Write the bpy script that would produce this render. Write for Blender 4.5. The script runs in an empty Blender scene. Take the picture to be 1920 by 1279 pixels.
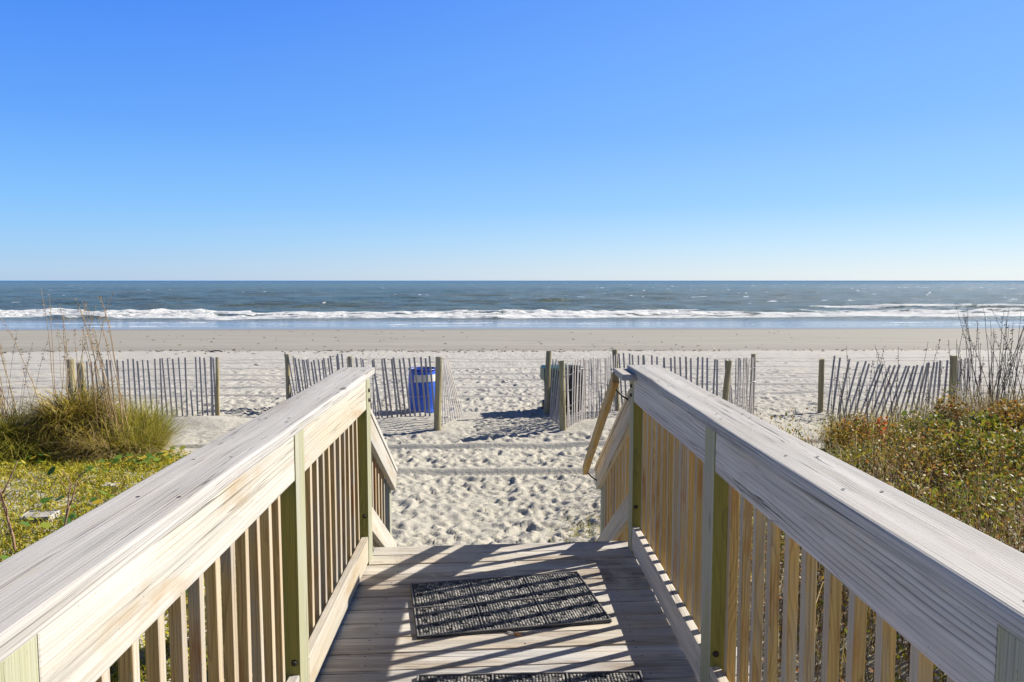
import bpy, bmesh, math, random
import numpy as np
from mathutils import Vector, Matrix, Euler
random.seed(7); rng = np.random.default_rng(11)
S = bpy.context.scene
COL = S.collection
R = math.radians
DECK = 1.05                     # deck top above the sand
CAM_Z = 2.65

# ------------------------------------------------------------------ camera
F, CX, CY = 1400.0, 960.0, 639.5
PITCH = math.atan((CY - 526) / F); YAW = -math.atan(32 / F)
cd = bpy.data.cameras.new('camera'); cam = bpy.data.objects.new('camera', cd); COL.objects.link(cam)
cam.location = (0, 0, CAM_Z); cam.rotation_euler = (math.pi / 2 - PITCH, 0, YAW)
cd.sensor_fit = 'HORIZONTAL'; cd.sensor_width = 36; cd.lens = 36 * F / 1920
cd.clip_start = 0.05; cd.clip_end = 80000
S.camera = cam

def at(px, py, Y=None, z=None):
    """world point seen at a photo pixel, at depth Y or height z"""
    r = (px - CX) / F; u = -(py - CY) / F
    fy = math.cos(PITCH) + u * math.sin(PITCH); fz = -math.sin(PITCH) + u * math.cos(PITCH)
    x = r * math.cos(YAW) - fy * math.sin(YAW); y = r * math.sin(YAW) + fy * math.cos(YAW)
    t = Y / y if Y is not None else (z - CAM_Z) / fz
    return Vector((x * t, y * t, CAM_Z + fz * t))

# ------------------------------------------------------------------ light
SUN_EL = R(33.0); SUN_AZ = math.atan2(0.92, 0.40)       # clockwise from +Y
sd = Vector((math.sin(SUN_AZ) * math.cos(SUN_EL), math.cos(SUN_AZ) * math.cos(SUN_EL), math.sin(SUN_EL)))
sl = bpy.data.lights.new('sun', 'SUN'); sl.energy = 5.0; sl.angle = R(0.5); sl.color = (1.0, 0.93, 0.81)
so = bpy.data.objects.new('sun', sl); COL.objects.link(so); so.rotation_euler = sd.to_track_quat('Z', 'Y').to_euler()
W = bpy.data.worlds.new('World'); S.world = W; W.use_nodes = True
nt = W.node_tree; nt.nodes.clear()
sky = nt.nodes.new('ShaderNodeTexSky'); sky.sky_type = 'NISHITA'; sky.sun_disc = False
sky.sun_elevation = SUN_EL; sky.sun_rotation = SUN_AZ
sky.altitude = 0; sky.air_density = 1.0; sky.dust_density = 0.25; sky.ozone_density = 3.0
EXPO = 0.85
bg = nt.nodes.new('ShaderNodeBackground'); bg.inputs['Strength'].default_value = 0.13
wo = nt.nodes.new('ShaderNodeOutputWorld')
wtc = nt.nodes.new('ShaderNodeTexCoord'); wsp = nt.nodes.new('ShaderNodeSeparateXYZ'); nt.links.new(wtc.outputs['Generated'], wsp.inputs[0])
def lin(c): return tuple(((q / 255 + .055) / 1.055) ** 2.4 if q > 10 else q / 255 / 12.92 for q in c)
def sky_ramp(stops):
    nd = nt.nodes.new('ShaderNodeValToRGB'); e = nd.color_ramp.elements
    while len(e) < len(stops): e.new(.5)
    for q, (p, c) in zip(e, stops): q.position = p; q.color = (*lin(c), 1)
    mr = nt.nodes.new('ShaderNodeMapRange'); mr.inputs[1].default_value = -.02; mr.inputs[2].default_value = .98
    nt.links.new(wsp.outputs[2], mr.inputs[0]); nt.links.new(mr.outputs[0], nd.inputs[0]); return nd.outputs[0]
# clear winter sky by height: the side away from the sun, and the side towards it
away = sky_ramp([(.0, (160, 188, 222)), (.03, (162, 196, 232)), (.065, (142, 195, 244)), (.115, (120, 186, 250)), (.21, (86, 158, 250)), (.37, (44, 124, 246)), (.48, (40, 76, 160)), (.62, (40, 56, 100)), (1, (40, 50, 74))])
toward = sky_ramp([(.0, (222, 228, 232)), (.03, (214, 229, 240)), (.065, (188, 220, 246)), (.115, (148, 200, 250)), (.21, (120, 180, 252)), (.37, (104, 165, 252)), (.48, (70, 104, 180)), (.62, (52, 66, 104)), (1, (40, 50, 74))])
vd = nt.nodes.new('ShaderNodeVectorMath'); vd.operation = 'DOT_PRODUCT'; nt.links.new(wtc.outputs['Generated'], vd.inputs[0]); vd.inputs[1].default_value = (math.sin(SUN_AZ), math.cos(SUN_AZ), 0)
fm = nt.nodes.new('ShaderNodeMapRange'); fm.interpolation_type = 'SMOOTHSTEP'; nt.links.new(vd.outputs['Value'], fm.inputs[0]); fm.inputs[1].default_value = -.35; fm.inputs[2].default_value = 1.0
def wmix(f, a, b, mode='MIX'):
    nd = nt.nodes.new('ShaderNodeMix'); nd.data_type = 'RGBA'; nd.blend_type = mode; nd.clamp_result = False
    for i, v in ((0, f), (6, a), (7, b)):
        if hasattr(v, 'links'): nt.links.new(v, nd.inputs[i])
        else: nd.inputs[i].default_value = v
    return nd.outputs[2]
k_ = 1 / (.13 * 2 ** EXPO)
grad = wmix(1.0, wmix(fm.outputs[0], away, toward), (k_, k_, k_, 1), 'MULTIPLY')
nt.links.new(wmix(.9, sky.outputs[0], grad), bg.inputs['Color']); nt.links.new(bg.outputs[0], wo.inputs[0])
S.view_settings.view_transform = 'Standard'; S.view_settings.look = 'None'
S.view_settings.exposure = EXPO; S.view_settings.gamma = 1.0
S.render.engine = 'CYCLES'
S.cycles.max_bounces = 8; S.cycles.diffuse_bounces = 4; S.cycles.sample_clamp_indirect = 4; S.cycles.sample_clamp_direct = 12
S.cycles.use_denoising = True

# ------------------------------------------------------------------ node helpers
class NT:
    def __init__(s, name):
        s.m = bpy.data.materials.new(name); s.m.use_nodes = True; s.t = s.m.node_tree; s.t.nodes.clear()
        s.out = s.n('ShaderNodeOutputMaterial'); s.b = s.n('ShaderNodeBsdfPrincipled')
        s.l(s.b.outputs[0], s.out.inputs[0])
    def n(s, k, **kw):
        nd = s.t.nodes.new(k)
        for a, v in kw.items(): setattr(nd, a, v)
        return nd
    def l(s, a, b): s.t.links.new(a, b)
    def put(s, sock, v):
        if hasattr(v, 'links') or isinstance(v, bpy.types.NodeSocket): s.l(v, sock)
        elif isinstance(v, (tuple, list)) and len(v) == 3 and sock.type == 'RGBA': sock.default_value = (*v, 1)
        else: sock.default_value = v
    def noise(s, vec, scale, detail=4, rough=.55, dist=0):
        nd = s.n('ShaderNodeTexNoise'); nd.inputs['Scale'].default_value = scale; nd.inputs['Detail'].default_value = detail
        nd.inputs['Roughness'].default_value = rough; nd.inputs['Distortion'].default_value = dist
        if vec is not None: s.l(vec, nd.inputs['Vector'])
        return nd.outputs['Fac']
    def vor(s, vec, scale, feature='F1', rand=1):
        nd = s.n('ShaderNodeTexVoronoi', feature=feature); nd.inputs['Scale'].default_value = scale; nd.inputs['Randomness'].default_value = rand
        s.l(vec, nd.inputs['Vector']); return nd
    def math(s, op, a, b=0.0, clamp=False):
        nd = s.n('ShaderNodeMath', operation=op); nd.use_clamp = clamp; s.put(nd.inputs[0], a); s.put(nd.inputs[1], b); return nd.outputs[0]
    def vmath(s, op, a, b):
        nd = s.n('ShaderNodeVectorMath', operation=op); s.put(nd.inputs[0], a); s.put(nd.inputs[1], b); return nd.outputs[0]
    def mapr(s, v, a, b, c=0., d=1.):
        nd = s.n('ShaderNodeMapRange'); s.put(nd.inputs[0], v)
        for i, q in enumerate((a, b, c, d)): s.put(nd.inputs[i + 1], q)
        return nd.outputs[0]
    def mix(s, f, a, b, mode='MIX'):
        nd = s.n('ShaderNodeMix', data_type='RGBA', blend_type=mode); s.put(nd.inputs[0], f); s.put(nd.inputs[6], a); s.put(nd.inputs[7], b); return nd.outputs[2]
    def ramp(s, f, stops, interp='LINEAR'):
        nd = s.n('ShaderNodeValToRGB'); e = nd.color_ramp.elements; nd.color_ramp.interpolation = interp
        while len(e) < len(stops): e.new(0.5)
        for q, (p, c) in zip(e, stops): q.position = p; q.color = (*c, 1)
        s.put(nd.inputs[0], f); return nd.outputs[0]
    def bump(s, h, strength=.5, dist=.01, normal=None):
        nd = s.n('ShaderNodeBump'); nd.inputs['Strength'].default_value = strength; nd.inputs['Distance'].default_value = dist
        s.l(h, nd.inputs['Height'])
        if normal is not None: s.l(normal, nd.inputs['Normal'])
        return nd.outputs[0]
    def set(s, **kw):
        for k, v in kw.items(): s.put(s.b.inputs[k.replace('_', ' ')], v)
        return s.m

def flat_mat(name, col, rough=.6, var=.25, scale=30, metallic=0., bump=0.2):
    t = NT(name); tc = t.n('ShaderNodeTexCoord').outputs['Object']
    n = t.noise(tc, scale, 5)
    c = t.mix(n, tuple(q * (1 - var) for q in col), tuple(min(1, q * (1 + var)) for q in col))
    return t.set(Base_Color=c, Roughness=rough, Metallic=metallic, Normal=t.bump(n, bump, .003))

def wood(name, axis, light, dark, grey=None, grey_amt=.5, ring=26., rough=.8, stain=None, island=False, crack=.5, contrast=1., knots=True, stain_lim=(.58, .72), ringw=.14, sand=False, streaks=.36, linef=95., glo=-.13):
    """weathered sawn wood with the grain along a local axis"""
    t = NT(name); tc = t.n('ShaderNodeTexCoord').outputs['Object']
    if island: rnd = t.n('ShaderNodeNewGeometry').outputs['Random Per Island']
    else: rnd = t.n('ShaderNodeObjectInfo').outputs['Random']
    # unique offset per board
    off = t.n('ShaderNodeCombineXYZ')
    for i, k in enumerate((37.1, 91.7, 13.3)): t.l(t.math('MULTIPLY', rnd, k), off.inputs[i])
    p = t.vmath('ADD', tc, off.outputs[0])
    ai = 'XYZ'.index(axis)
    sc = [1., 1., 1.]; sc[ai] = .035
    # ring field: distance from a pith line that wanders along the board
    warp = t.noise(t.vmath('MULTIPLY', p, tuple(3. if i != ai else .9 for i in range(3))), 1.0, 2)
    wv = t.n('ShaderNodeCombineXYZ')
    w1 = t.mapr(warp, 0, 1, -.06, .06)
    for i in range(3): t.l(w1, wv.inputs[i])
    cen = t.n('ShaderNodeCombineXYZ')
    for i in range(3):
        t.l(t.mapr(t.math('FRACT', t.math('MULTIPLY', rnd, (17.3, 29.9, 43.1)[i])), 0, 1, -.16, .16), cen.inputs[i])
    q = t.vmath('MULTIPLY', t.vmath('ADD', t.vmath('ADD', tc, wv.outputs[0]), cen.outputs[0]), tuple(sc))
    wave = t.n('ShaderNodeTexWave', wave_type='RINGS', rings_direction=axis, wave_profile='SAW')
    wave.inputs['Scale'].default_value = ring * 2.9; wave.inputs['Distortion'].default_value = 2.2
    wave.inputs['Detail'].default_value = 2; wave.inputs['Detail Scale'].default_value = 1.2
    t.l(q, wave.inputs['Vector'])
    rings = t.math('SUBTRACT', 1.0, t.math('POWER', wave.outputs['Fac'], 2.6))
    fine = t.noise(t.vmath('MULTIPLY', p, tuple(150. if i != ai else 2.0 for i in range(3))), 1.0, 5, .7)
    med = t.noise(t.vmath('MULTIPLY', p, tuple(20. if i != ai else .7 for i in range(3))), 1.0, 5, .6)
    # annual-ring lines run the length of the face, wander, and bow round the knots
    sx_ = t.n('ShaderNodeSeparateXYZ'); t.l(p, sx_.inputs[0])
    o1, o2 = [i for i in range(3) if i != ai]
    v_ = t.math('ADD', sx_.outputs[o1], t.math('MULTIPLY', sx_.outputs[o2], .8))
    kv = t.vor(t.vmath('MULTIPLY', p, tuple(5.0 if i != ai else 1.5 for i in range(3))), 1.0)
    sel = t.n('ShaderNodeSeparateColor'); t.l(kv.outputs['Color'], sel.inputs[0])
    ksel = t.math('GREATER_THAN', sel.outputs[0], .48)
    kbow = t.math('MULTIPLY', t.mapr(kv.outputs['Distance'], 0, .38, 1, 0), ksel)
    wob = t.noise(t.vmath('MULTIPLY', p, tuple(3.2 if i != ai else .42 for i in range(3))), 1.0, 3, .5)
    u_ = t.math('ADD', t.math('ADD', t.math('MULTIPLY', v_, linef), t.math('MULTIPLY', wob, 7.5)), t.math('MULTIPLY', kbow, 3.5))
    fr = t.math('FRACT', u_)
    lmod = t.noise(t.vmath('MULTIPLY', p, tuple(24. if i != ai else 1.4 for i in range(3))), 1.0, 3, .6)
    streak = t.math('MULTIPLY', t.math('POWER', fr, 5.0), t.mapr(lmod, .36, .62, .12, 1))
    g = t.math('ADD', t.math('MULTIPLY', rings, ringw * contrast), t.math('ADD', t.math('MULTIPLY', t.mapr(fine, .3, .7), .22), t.math('MULTIPLY', t.mapr(med, .3, .7), .32)))
    g = t.math('SUBTRACT', g, t.math('MULTIPLY', streak, streaks * contrast))
    gf = t.mapr(g, glo, .38 + ringw)
    col = t.mix(gf, dark, light)
    if grey:
        gm = t.noise(t.vmath('MULTIPLY', p, tuple(7. if i != ai else 1.2 for i in range(3))), 1.0, 5, .65)
        gm = t.mapr(gm, .62 - .35 * grey_amt, .74 - .3 * grey_amt)
        dg = tuple(c * .42 for c in grey)
        col = t.mix(gm, col, t.mix(gf, dg, grey))
    # per board tone
    col = t.mix(1.0, col, t.ramp(t.math('FRACT', t.math('MULTIPLY', rnd, 7.77)), [(0, (.80, .80, .82)), (.5, (1, 1, 1)), (1, (1.0, .95, .86))] if not island else [(0, (.62, .60, .61)), (.2, (1.0, 1.0, 1.02)), (.4, (.72, .67, .62)), (.6, (1.08, 1.05, 1.0)), (.8, (.80, .80, .84)), (1, (1.02, .9, .74))]), 'MULTIPLY')
    if stain:
        st = t.noise(t.vmath('MULTIPLY', p, tuple(9. if i != ai else 2.2 for i in range(3))), 1.0, 4, .6)
        col = t.mix(t.mapr(st, *stain_lim, 0, .85), col, stain)
    # cracks: long thin dark checks
    cr = t.noise(t.vmath('MULTIPLY', p, tuple(52. if i != ai else .45 for i in range(3))), 1.0, 2, .5)
    crack_m = t.math('MULTIPLY', t.mapr(t.math('ABSOLUTE', t.math('SUBTRACT', cr, .52)), .003, .011, 1, 0),
                     t.mapr(t.noise(t.vmath('MULTIPLY', p, tuple(11. if i != ai else .8 for i in range(3))), 1.0, 2), .46, .56))
    col = t.mix(t.math('MULTIPLY', crack_m, crack), col, (.05, .045, .04))
    h = t.math('SUBTRACT', g, t.math('MULTIPLY', crack_m, 1.2))
    if knots:
        kd = t.math('ADD', kv.outputs['Distance'], t.mapr(fine, 0, 1, -.03, .03))
        kk = t.math('MULTIPLY', t.mapr(kd, .04, .10, 1, 0), ksel)
        col = t.mix(t.math('MULTIPLY', kk, .88), col, tuple(c * .35 for c in dark))
    sp = t.noise(p, 130, 2, .5)
    col = t.mix(t.mapr(sp, .70, .76, 0, .5), col, (.09, .08, .07))
    if sand:        # beach sand tracked over the planks, thickest at the beach end
        sy = t.n('ShaderNodeSeparateXYZ'); t.l(tc, sy.inputs[0])
        sn = t.math('ADD', t.noise(tc, 3.2, 6, .75), t.mapr(sy.outputs[1], 2.2, 4.4, -.12, .06))
        col = t.mix(t.mapr(sn, .53, .63, 0, .8), col, t.mix(t.noise(tc, 300, 2), (.36, .33, .27), (.62, .58, .49)))
    return t.set(Base_Color=col, Roughness=rough, Normal=t.bump(h, .55, .004))

M = {}
for ax in 'XYZ':
    M['cap' + ax] = wood('weathered_cap_wood_' + ax, ax, (.535, .51, .47), (.17, .15, .13), (.53, .515, .49), .7, 17, crack=.9, stain=(.36, .32, .25), stain_lim=(.64, .8), ringw=.05, streaks=.55, linef=105.)
    M['rail' + ax] = wood('cream_rail_wood_' + ax, ax, (.50, .47, .405), (.24, .20, .145), (.50, .48, .44), .6, 13, stain=(.33, .235, .125), crack=.75, stain_lim=(.54, .76), ringw=.08, streaks=.34, linef=80.)
    M['railg' + ax] = wood('grey_rail_wood_' + ax, ax, (.62, .575, .51), (.22, .19, .155), (.62, .59, .55), .7, 12, crack=.95, contrast=1.25, stain=(.24, .21, .13), stain_lim=(.62, .78), ringw=.08, streaks=.60, linef=85.)
    M['post' + ax] = wood('treated_post_wood_' + ax, ax, (.39, .385, .265), (.19, .195, .095), (.40, .40, .33), .45, 16, crack=.6, ringw=.2)
    M['bal' + ax] = wood('pine_baluster_wood_' + ax, ax, (.57, .38, .125), (.18, .105, .025), (.46, .38, .24), .35, 16, stain=(.30, .11, .02), crack=.3, contrast=1.15, knots=False, stain_lim=(.54, .70), ringw=.30)
M['postside'] = wood('shade_tinted_post_side', 'Z', (.25, .245, .055), (.09, .09, .015), None, .3, 16, crack=.5, ringw=.25)  # darker olive for the post's unlit faces: shade painted into the colour
M['balface'] = wood('bounce_tinted_baluster_face', 'Z', (.50, .42, .31), (.30, .225, .135), (.47, .43, .365), .5, 16, crack=.3, knots=False, stain=(.46, .26, .10), stain_lim=(.6, .75), ringw=.2)  # paler than the other baluster faces: bounced light painted into the colour
M['deck'] = wood('deck_board_wood', 'X', (.64, .585, .50), (.19, .155, .12), (.60, .58, .545), .65, 13, island=True, crack=1.0, stain=(.20, .14, .085), stain_lim=(.54, .72), ringw=.10, sand=True, streaks=.60, glo=.02)
M['picket'] = wood('picket_wood', 'Z', (.40, .375, .36), (.22, .20, .19), (.42, .40, .395), .7, 30, knots=False)
M['fpost'] = wood('fence_post_wood', 'Z', (.36, .31, .17), (.17, .14, .065), (.40, .37, .27), .4, 14, stain=(.12, .09, .03))
M['bolt'] = flat_mat('rusty_steel', (.035, .03, .026), .6, .4, 90, .5)
M['screw'] = flat_mat('screw_steel', (.06, .055, .05), .5, .4, 300, .6)
M['wire'] = flat_mat('galvanised_wire', (.34, .33, .32), .5, .2, 60, .6)
M['blue'] = flat_mat('blue_plastic', (.012, .085, .52), .38, .2, 6)
M['bluerim'] = flat_mat('dark_blue_plastic', (.006, .03, .25), .4, .2, 6)
M['silver'] = flat_mat('worn_label_foil', (.62, .60, .55), .35, .35, 26)
M['green'] = flat_mat('green_plastic', (.008, .07, .045), .42, .25, 7)
M['black'] = flat_mat('black_plastic', (.012, .012, .014), .45, .3, 8)
M['stone'] = flat_mat('pale_stone', (.55, .54, .52), .9, .3, 18, bump=.6)
M['twig'] = flat_mat('bare_twig_bark', (.28, .17, .11), .85, .4, 40)
M['paper'] = flat_mat('cigarette_paper', (.7, .68, .62), .8, .1, 200)
M['filter'] = flat_mat('cigarette_filter', (.62, .25, .05), .8, .2, 300)

def mat_rubber():
    t = NT('black_rubber'); tc = t.n('ShaderNodeTexCoord').outputs['Object']
    n = t.noise(tc, 14, 5); n2 = t.noise(tc, 160, 2)
    c = t.mix(t.mapr(t.math('ADD', n, t.math('MULTIPLY', n2, .5)), .75, 1.05, 0, .35), (.014, .016, .02), (.42, .39, .34))
    return t.set(Base_Color=c, Roughness=.65)
def mat_studs():
    t = NT('sandy_rubber_studs'); tc = t.n('ShaderNodeTexCoord').outputs['Object']
    r = t.n('ShaderNodeNewGeometry').outputs['Random Per Island']
    n = t.noise(tc, 9, 4, .6)
    f = t.mapr(t.math('ADD', t.math('MULTIPLY', r, .5), n), .62, 1.15, .06, .75)
    c = t.mix(f, (.02, .023, .028), (.50, .47, .42))
    return t.set(Base_Color=c, Roughness=.7)
M['rib'] = flat_mat('dusty_rubber_rib', (.16, .155, .15), .7, .4, 40); M['rubber'] = mat_rubber(); M['studs'] = mat_studs()

def veg(name, stops, rough=.55, trans=.42):
    t = NT(name); r = t.n('ShaderNodeNewGeometry').outputs['Random Per Island']
    c = t.ramp(r, stops)
    t.set(Base_Color=c, Roughness=rough)
    tr = t.n('ShaderNodeBsdfTranslucent'); t.l(c, tr.inputs[0])
    mx = t.n('ShaderNodeMixShader'); mx.inputs[0].default_value = trans
    t.l(t.b.outputs[0], mx.inputs[1]); t.l(tr.outputs[0], mx.inputs[2]); t.l(mx.outputs[0], t.out.inputs[0])
    return t.m
M['mop'] = veg('dune_grass_olive', [(0, (.025, .025, .006)), (.22, (.12, .105, .014)), (.42, (.36, .30, .03)), (.72, (.56, .43, .05)), (1, (.72, .58, .22))])
M['mopbrown'] = veg('dune_grass_rust', [(0, (.03, .02, .008)), (.35, (.11, .065, .02)), (.65, (.22, .13, .035)), (.85, (.28, .21, .04)), (1, (.46, .34, .15))])
M['greengrass'] = veg('dune_grass_green', [(0, (.07, .09, .012)), (.35, (.27, .28, .025)), (.7, (.48, .43, .045)), (1, (.66, .54, .15))])
M['straw'] = veg('straw_grass', [(0, (.22, .17, .06)), (.5, (.42, .33, .13)), (1, (.60, .50, .27))])
M['stalk'] = veg('seed_stalk_straw', [(0, (.20, .13, .06)), (.5, (.38, .26, .13)), (1, (.52, .38, .2))], trans=.1)
M['stalkgrey'] = veg('seed_stalk_grey', [(0, (.10, .08, .065)), (.5, (.19, .15, .11)), (1, (.30, .24, .18))], trans=.1)
M['cover'] = veg('yellow_ground_cover', [(0, (.10, .14, .012)), (.3, (.32, .33, .02)), (.65, (.55, .49, .035)), (.88, (.58, .42, .05)), (1, (.20, .10, .03))])
M['round'] = veg('round_green_leaf', [(0, (.05, .14, .02)), (.6, (.14, .24, .03)), (.82, (.34, .36, .05)), (.86, (.62, .45, .04)), (1, (.62, .48, .06))])
M['scrub'] = veg('dry_scrub_leaf', [(0, (.09, .07, .015)), (.2, (.19, .155, .017)), (.42, (.32, .26, .025)), (.58, (.29, .13, .03)), (.8, (.42, .25, .05)), (.96, (.40, .12, .02)), (1, (.52, .40, .2))])
M['scrubgreen'] = veg('green_scrub_leaf', [(0, (.06, .10, .012)), (.5, (.19, .22, .022)), (.85, (.38, .33, .03)), (1, (.28, .13, .035))])
M['scrubblade'] = veg('scrub_grass_blade', [(0, (.07, .045, .015)), (.35, (.17, .085, .025)), (.6, (.22, .18, .03)), (.85, (.36, .26, .10)), (1, (.62, .52, .32))])
M['redleaf'] = veg('rusty_red_leaf', [(0, (.30, .04, .012)), (.6, (.50, .10, .02)), (1, (.55, .22, .04))])
M['weed'] = veg('seaweed_brown', [(0, (.05, .04, .03)), (1, (.13, .11, .08))], trans=0)

# ------------------------------------------------------------------ object helpers
def tag(o, label=None, cat=None, group=None, kind=None):
    if label: o['label'] = label
    if cat: o['category'] = cat
    if group: o['group'] = group
    if kind: o['kind'] = kind
    return o
def empty(name, loc, label, cat, group=None, rz=0):
    o = bpy.data.objects.new(name, None); COL.objects.link(o); o.location = loc; o.rotation_euler = (0, 0, rz); o.empty_display_size = .1
    return tag(o, label, cat, group)
def link(name, me, m=None, parent=None, loc=None, rot=None):
    o = bpy.data.objects.new(name, me); COL.objects.link(o)
    if m and not me.materials: me.materials.append(m)
    if parent: o.parent = parent
    if loc is not None: o.location = loc
    if rot is not None: o.rotation_euler = rot
    return o
def np_mesh(name, V, Fq, smooth=False):
    V = np.asarray(V, dtype=np.float32).reshape(-1, 3); Fq = np.asarray(Fq, dtype=np.int32)
    me = bpy.data.meshes.new(name); k = Fq.shape[1]
    me.vertices.add(len(V)); me.vertices.foreach_set('co', V.ravel())
    me.loops.add(Fq.size); me.loops.foreach_set('vertex_index', Fq.ravel())
    me.polygons.add(len(Fq)); me.polygons.foreach_set('loop_start', np.arange(0, Fq.size, k, dtype=np.int32))
    me.polygons.foreach_set('loop_total', np.full(len(Fq), k, dtype=np.int32))
    if smooth: me.polygons.foreach_set('use_smooth', np.ones(len(Fq), dtype=bool))
    me.update(calc_edges=True); me.validate(); return me
def side_faces(me, ax, m):
    """faces looking along a local axis take a second material (bounce light or shade painted into its colour)"""
    me.materials.append(m)
    for p in me.polygons:
        if abs(p.normal[ax]) > .9: p.material_index = 1
def bm_mesh(name, bm, smooth=False):
    me = bpy.data.meshes.new(name); bm.to_mesh(me); bm.free()
    if smooth:
        for p in me.polygons: p.use_smooth = True
    return me
def box_bm(bm, sx, sy, sz, c=(0, 0, 0), rot=None, bev=.003, seg=2):
    """bevelled board; origin at its centre"""
    m = Matrix.Translation(c)
    if rot is not None: m = m @ rot
    r = bmesh.ops.create_cube(bm, size=1, matrix=m @ Matrix.Diagonal((sx, sy, sz, 1)))
    if bev:
        es = list({e for v in r['verts'] for e in v.link_edges})
        bmesh.ops.bevel(bm, geom=es, offset=bev, segments=seg, affect='EDGES', profile=.5)
def board(name, sx, sy, sz, loc, m, parent, rot=None, bev=.004, warp=0, label=None):
    bm = bmesh.new(); box_bm(bm, sx, sy, sz, bev=bev)
    if warp:      # cut along the length and sag / wave a little like real timber
        L = max(sx, sy, sz); ax = (sx, sy, sz).index(L)
        n = max(4, int(L / .12))
        for k in range(1, n):
            co = [0, 0, 0]; co[ax] = -L / 2 + L * k / n; no = [0, 0, 0]; no[ax] = 1
            g = bm.verts[:] + bm.edges[:] + bm.faces[:]
            bmesh.ops.bisect_plane(bm, geom=g, plane_co=co, plane_no=no)
        a, b, c = (random.uniform(0, 6.28) for _ in range(3))
        for v in bm.verts:
            s = v.co[ax]; o = [i for i in range(3) if i != ax]
            v.co[o[0]] += warp * (math.sin(s * 2.1 + a) + .5 * math.sin(s * 5.3 + b))
            v.co[o[1]] += warp * (math.sin(s * 1.7 + c) + .4 * math.sin(s * 7.1 + a))
    o = link(name, bm_mesh(name, bm), m, parent, loc, rot)
    if label: o['label'] = label
    return o
def tube(bm, pts, r0, r1=None, sides=6, cap=True):
    r1 = r0 if r1 is None else r1; rings = []
    pts = [Vector(p) for p in pts]; n = len(pts)
    for i, p in enumerate(pts):
        d = (pts[min(i + 1, n - 1)] - pts[max(i - 1, 0)]).normalized()
        a = d.orthogonal().normalized() if i == 0 else (pa - d * pa.dot(d)).normalized()
        pa = a; b = d.cross(a); r = r0 + (r1 - r0) * i / max(1, n - 1)
        rings.append([bm.verts.new(p + a * r * math.cos(6.28318 * k / sides) + b * r * math.sin(6.28318 * k / sides)) for k in range(sides)])
    for A, B in zip(rings, rings[1:]):
        for k in range(sides): bm.faces.new((A[k], A[(k + 1) % sides], B[(k + 1) % sides], B[k]))
    if cap and sides > 2: bm.faces.new(rings[0][::-1]); bm.faces.new(rings[-1])
def lathe(bm, prof, sides=40, a0=0, a1=2 * math.pi, close=True):
    n = sides if close else sides + 1
    rings = [[bm.verts.new((r * math.cos(a0 + (a1 - a0) * k / sides), r * math.sin(a0 + (a1 - a0) * k / sides), z)) for k in range(n)] for r, z in prof]
    for A, B in zip(rings, rings[1:]):
        for k in range(sides):
            j = (k + 1) % n if close else k + 1
            bm.faces.new((A[k], A[j], B[j], B[k]))
    return rings

# ------------------------------------------------------------------ value noise
_T = rng.random((256, 256))
def vnoise(x, y):
    xi = np.floor(x).astype(int); yi = np.floor(y).astype(int); fx = x - xi; fy = y - yi
    fx = fx * fx * (3 - 2 * fx); fy = fy * fy * (3 - 2 * fy)
    g = lambda a, b: _T[a & 255, b & 255]
    return (g(xi, yi) * (1 - fx) + g(xi + 1, yi) * fx) * (1 - fy) + (g(xi, yi + 1) * (1 - fx) + g(xi + 1, yi + 1) * fx) * fy
def fbm(x, y, o=4):
    s = 0; a = .5; n = 0
    for k in range(o):
        s = s + a * vnoise(x * 2 ** k + 17.3 * k, y * 2 ** k + 5.1 * k); n += a; a *= .5
    return s / n
def sstep(a, b, x):
    t = np.clip((x - a) / (b - a), 0, 1); return t * t * (3 - 2 * t)
SEA = -1.3
MOUNDS = [(-5.35, 13.75, 1.05, .55, .17), (-1.6, 13.55, .75, .5, .10), (2.0, 13.3, .7, .6, .12), (7.9, 12.8, 1.3, .5, .12), (4.6, 13.6, 1.2, .6, .06)]
def ground(x, y):
    x = np.asarray(x, float); y = np.asarray(y, float)
    d = y - 16
    z = -.0275 * np.where(d > 30, d, np.log1p(np.exp(np.clip(d, -40, 30) / 1.5)) * 1.5)
    z = np.maximum(z, -4)
    z = z + .38 * sstep(2.0, 4.2, -x) * sstep(12.6, 8.5, y) + .42 * sstep(1.9, 4.2, x) * sstep(12.3, 8.0, y)
    z = z + .5 * sstep(5.5, 10, x) * sstep(13.0, 9.0, y)
    for mx, my, rx, ry, h in MOUNDS: z = z + h * np.exp(-((x - mx) / rx) ** 2 - ((y - my) / ry) ** 2)
    near = sstep(60, 20, y)
    z = z + near * (.10 * (fbm(x * .35, y * .35, 3) - .5) + .045 * (fbm(x * 1.3 + 9, y * 1.3, 3) - .5))
    z = z + .05 * (fbm(x * .06 + 3, y * .02 + 40, 3) - .5) * sstep(30, 55, y)
    return z
def gz(x, y): return float(ground(np.array([x]), np.array([y]))[0])

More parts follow.
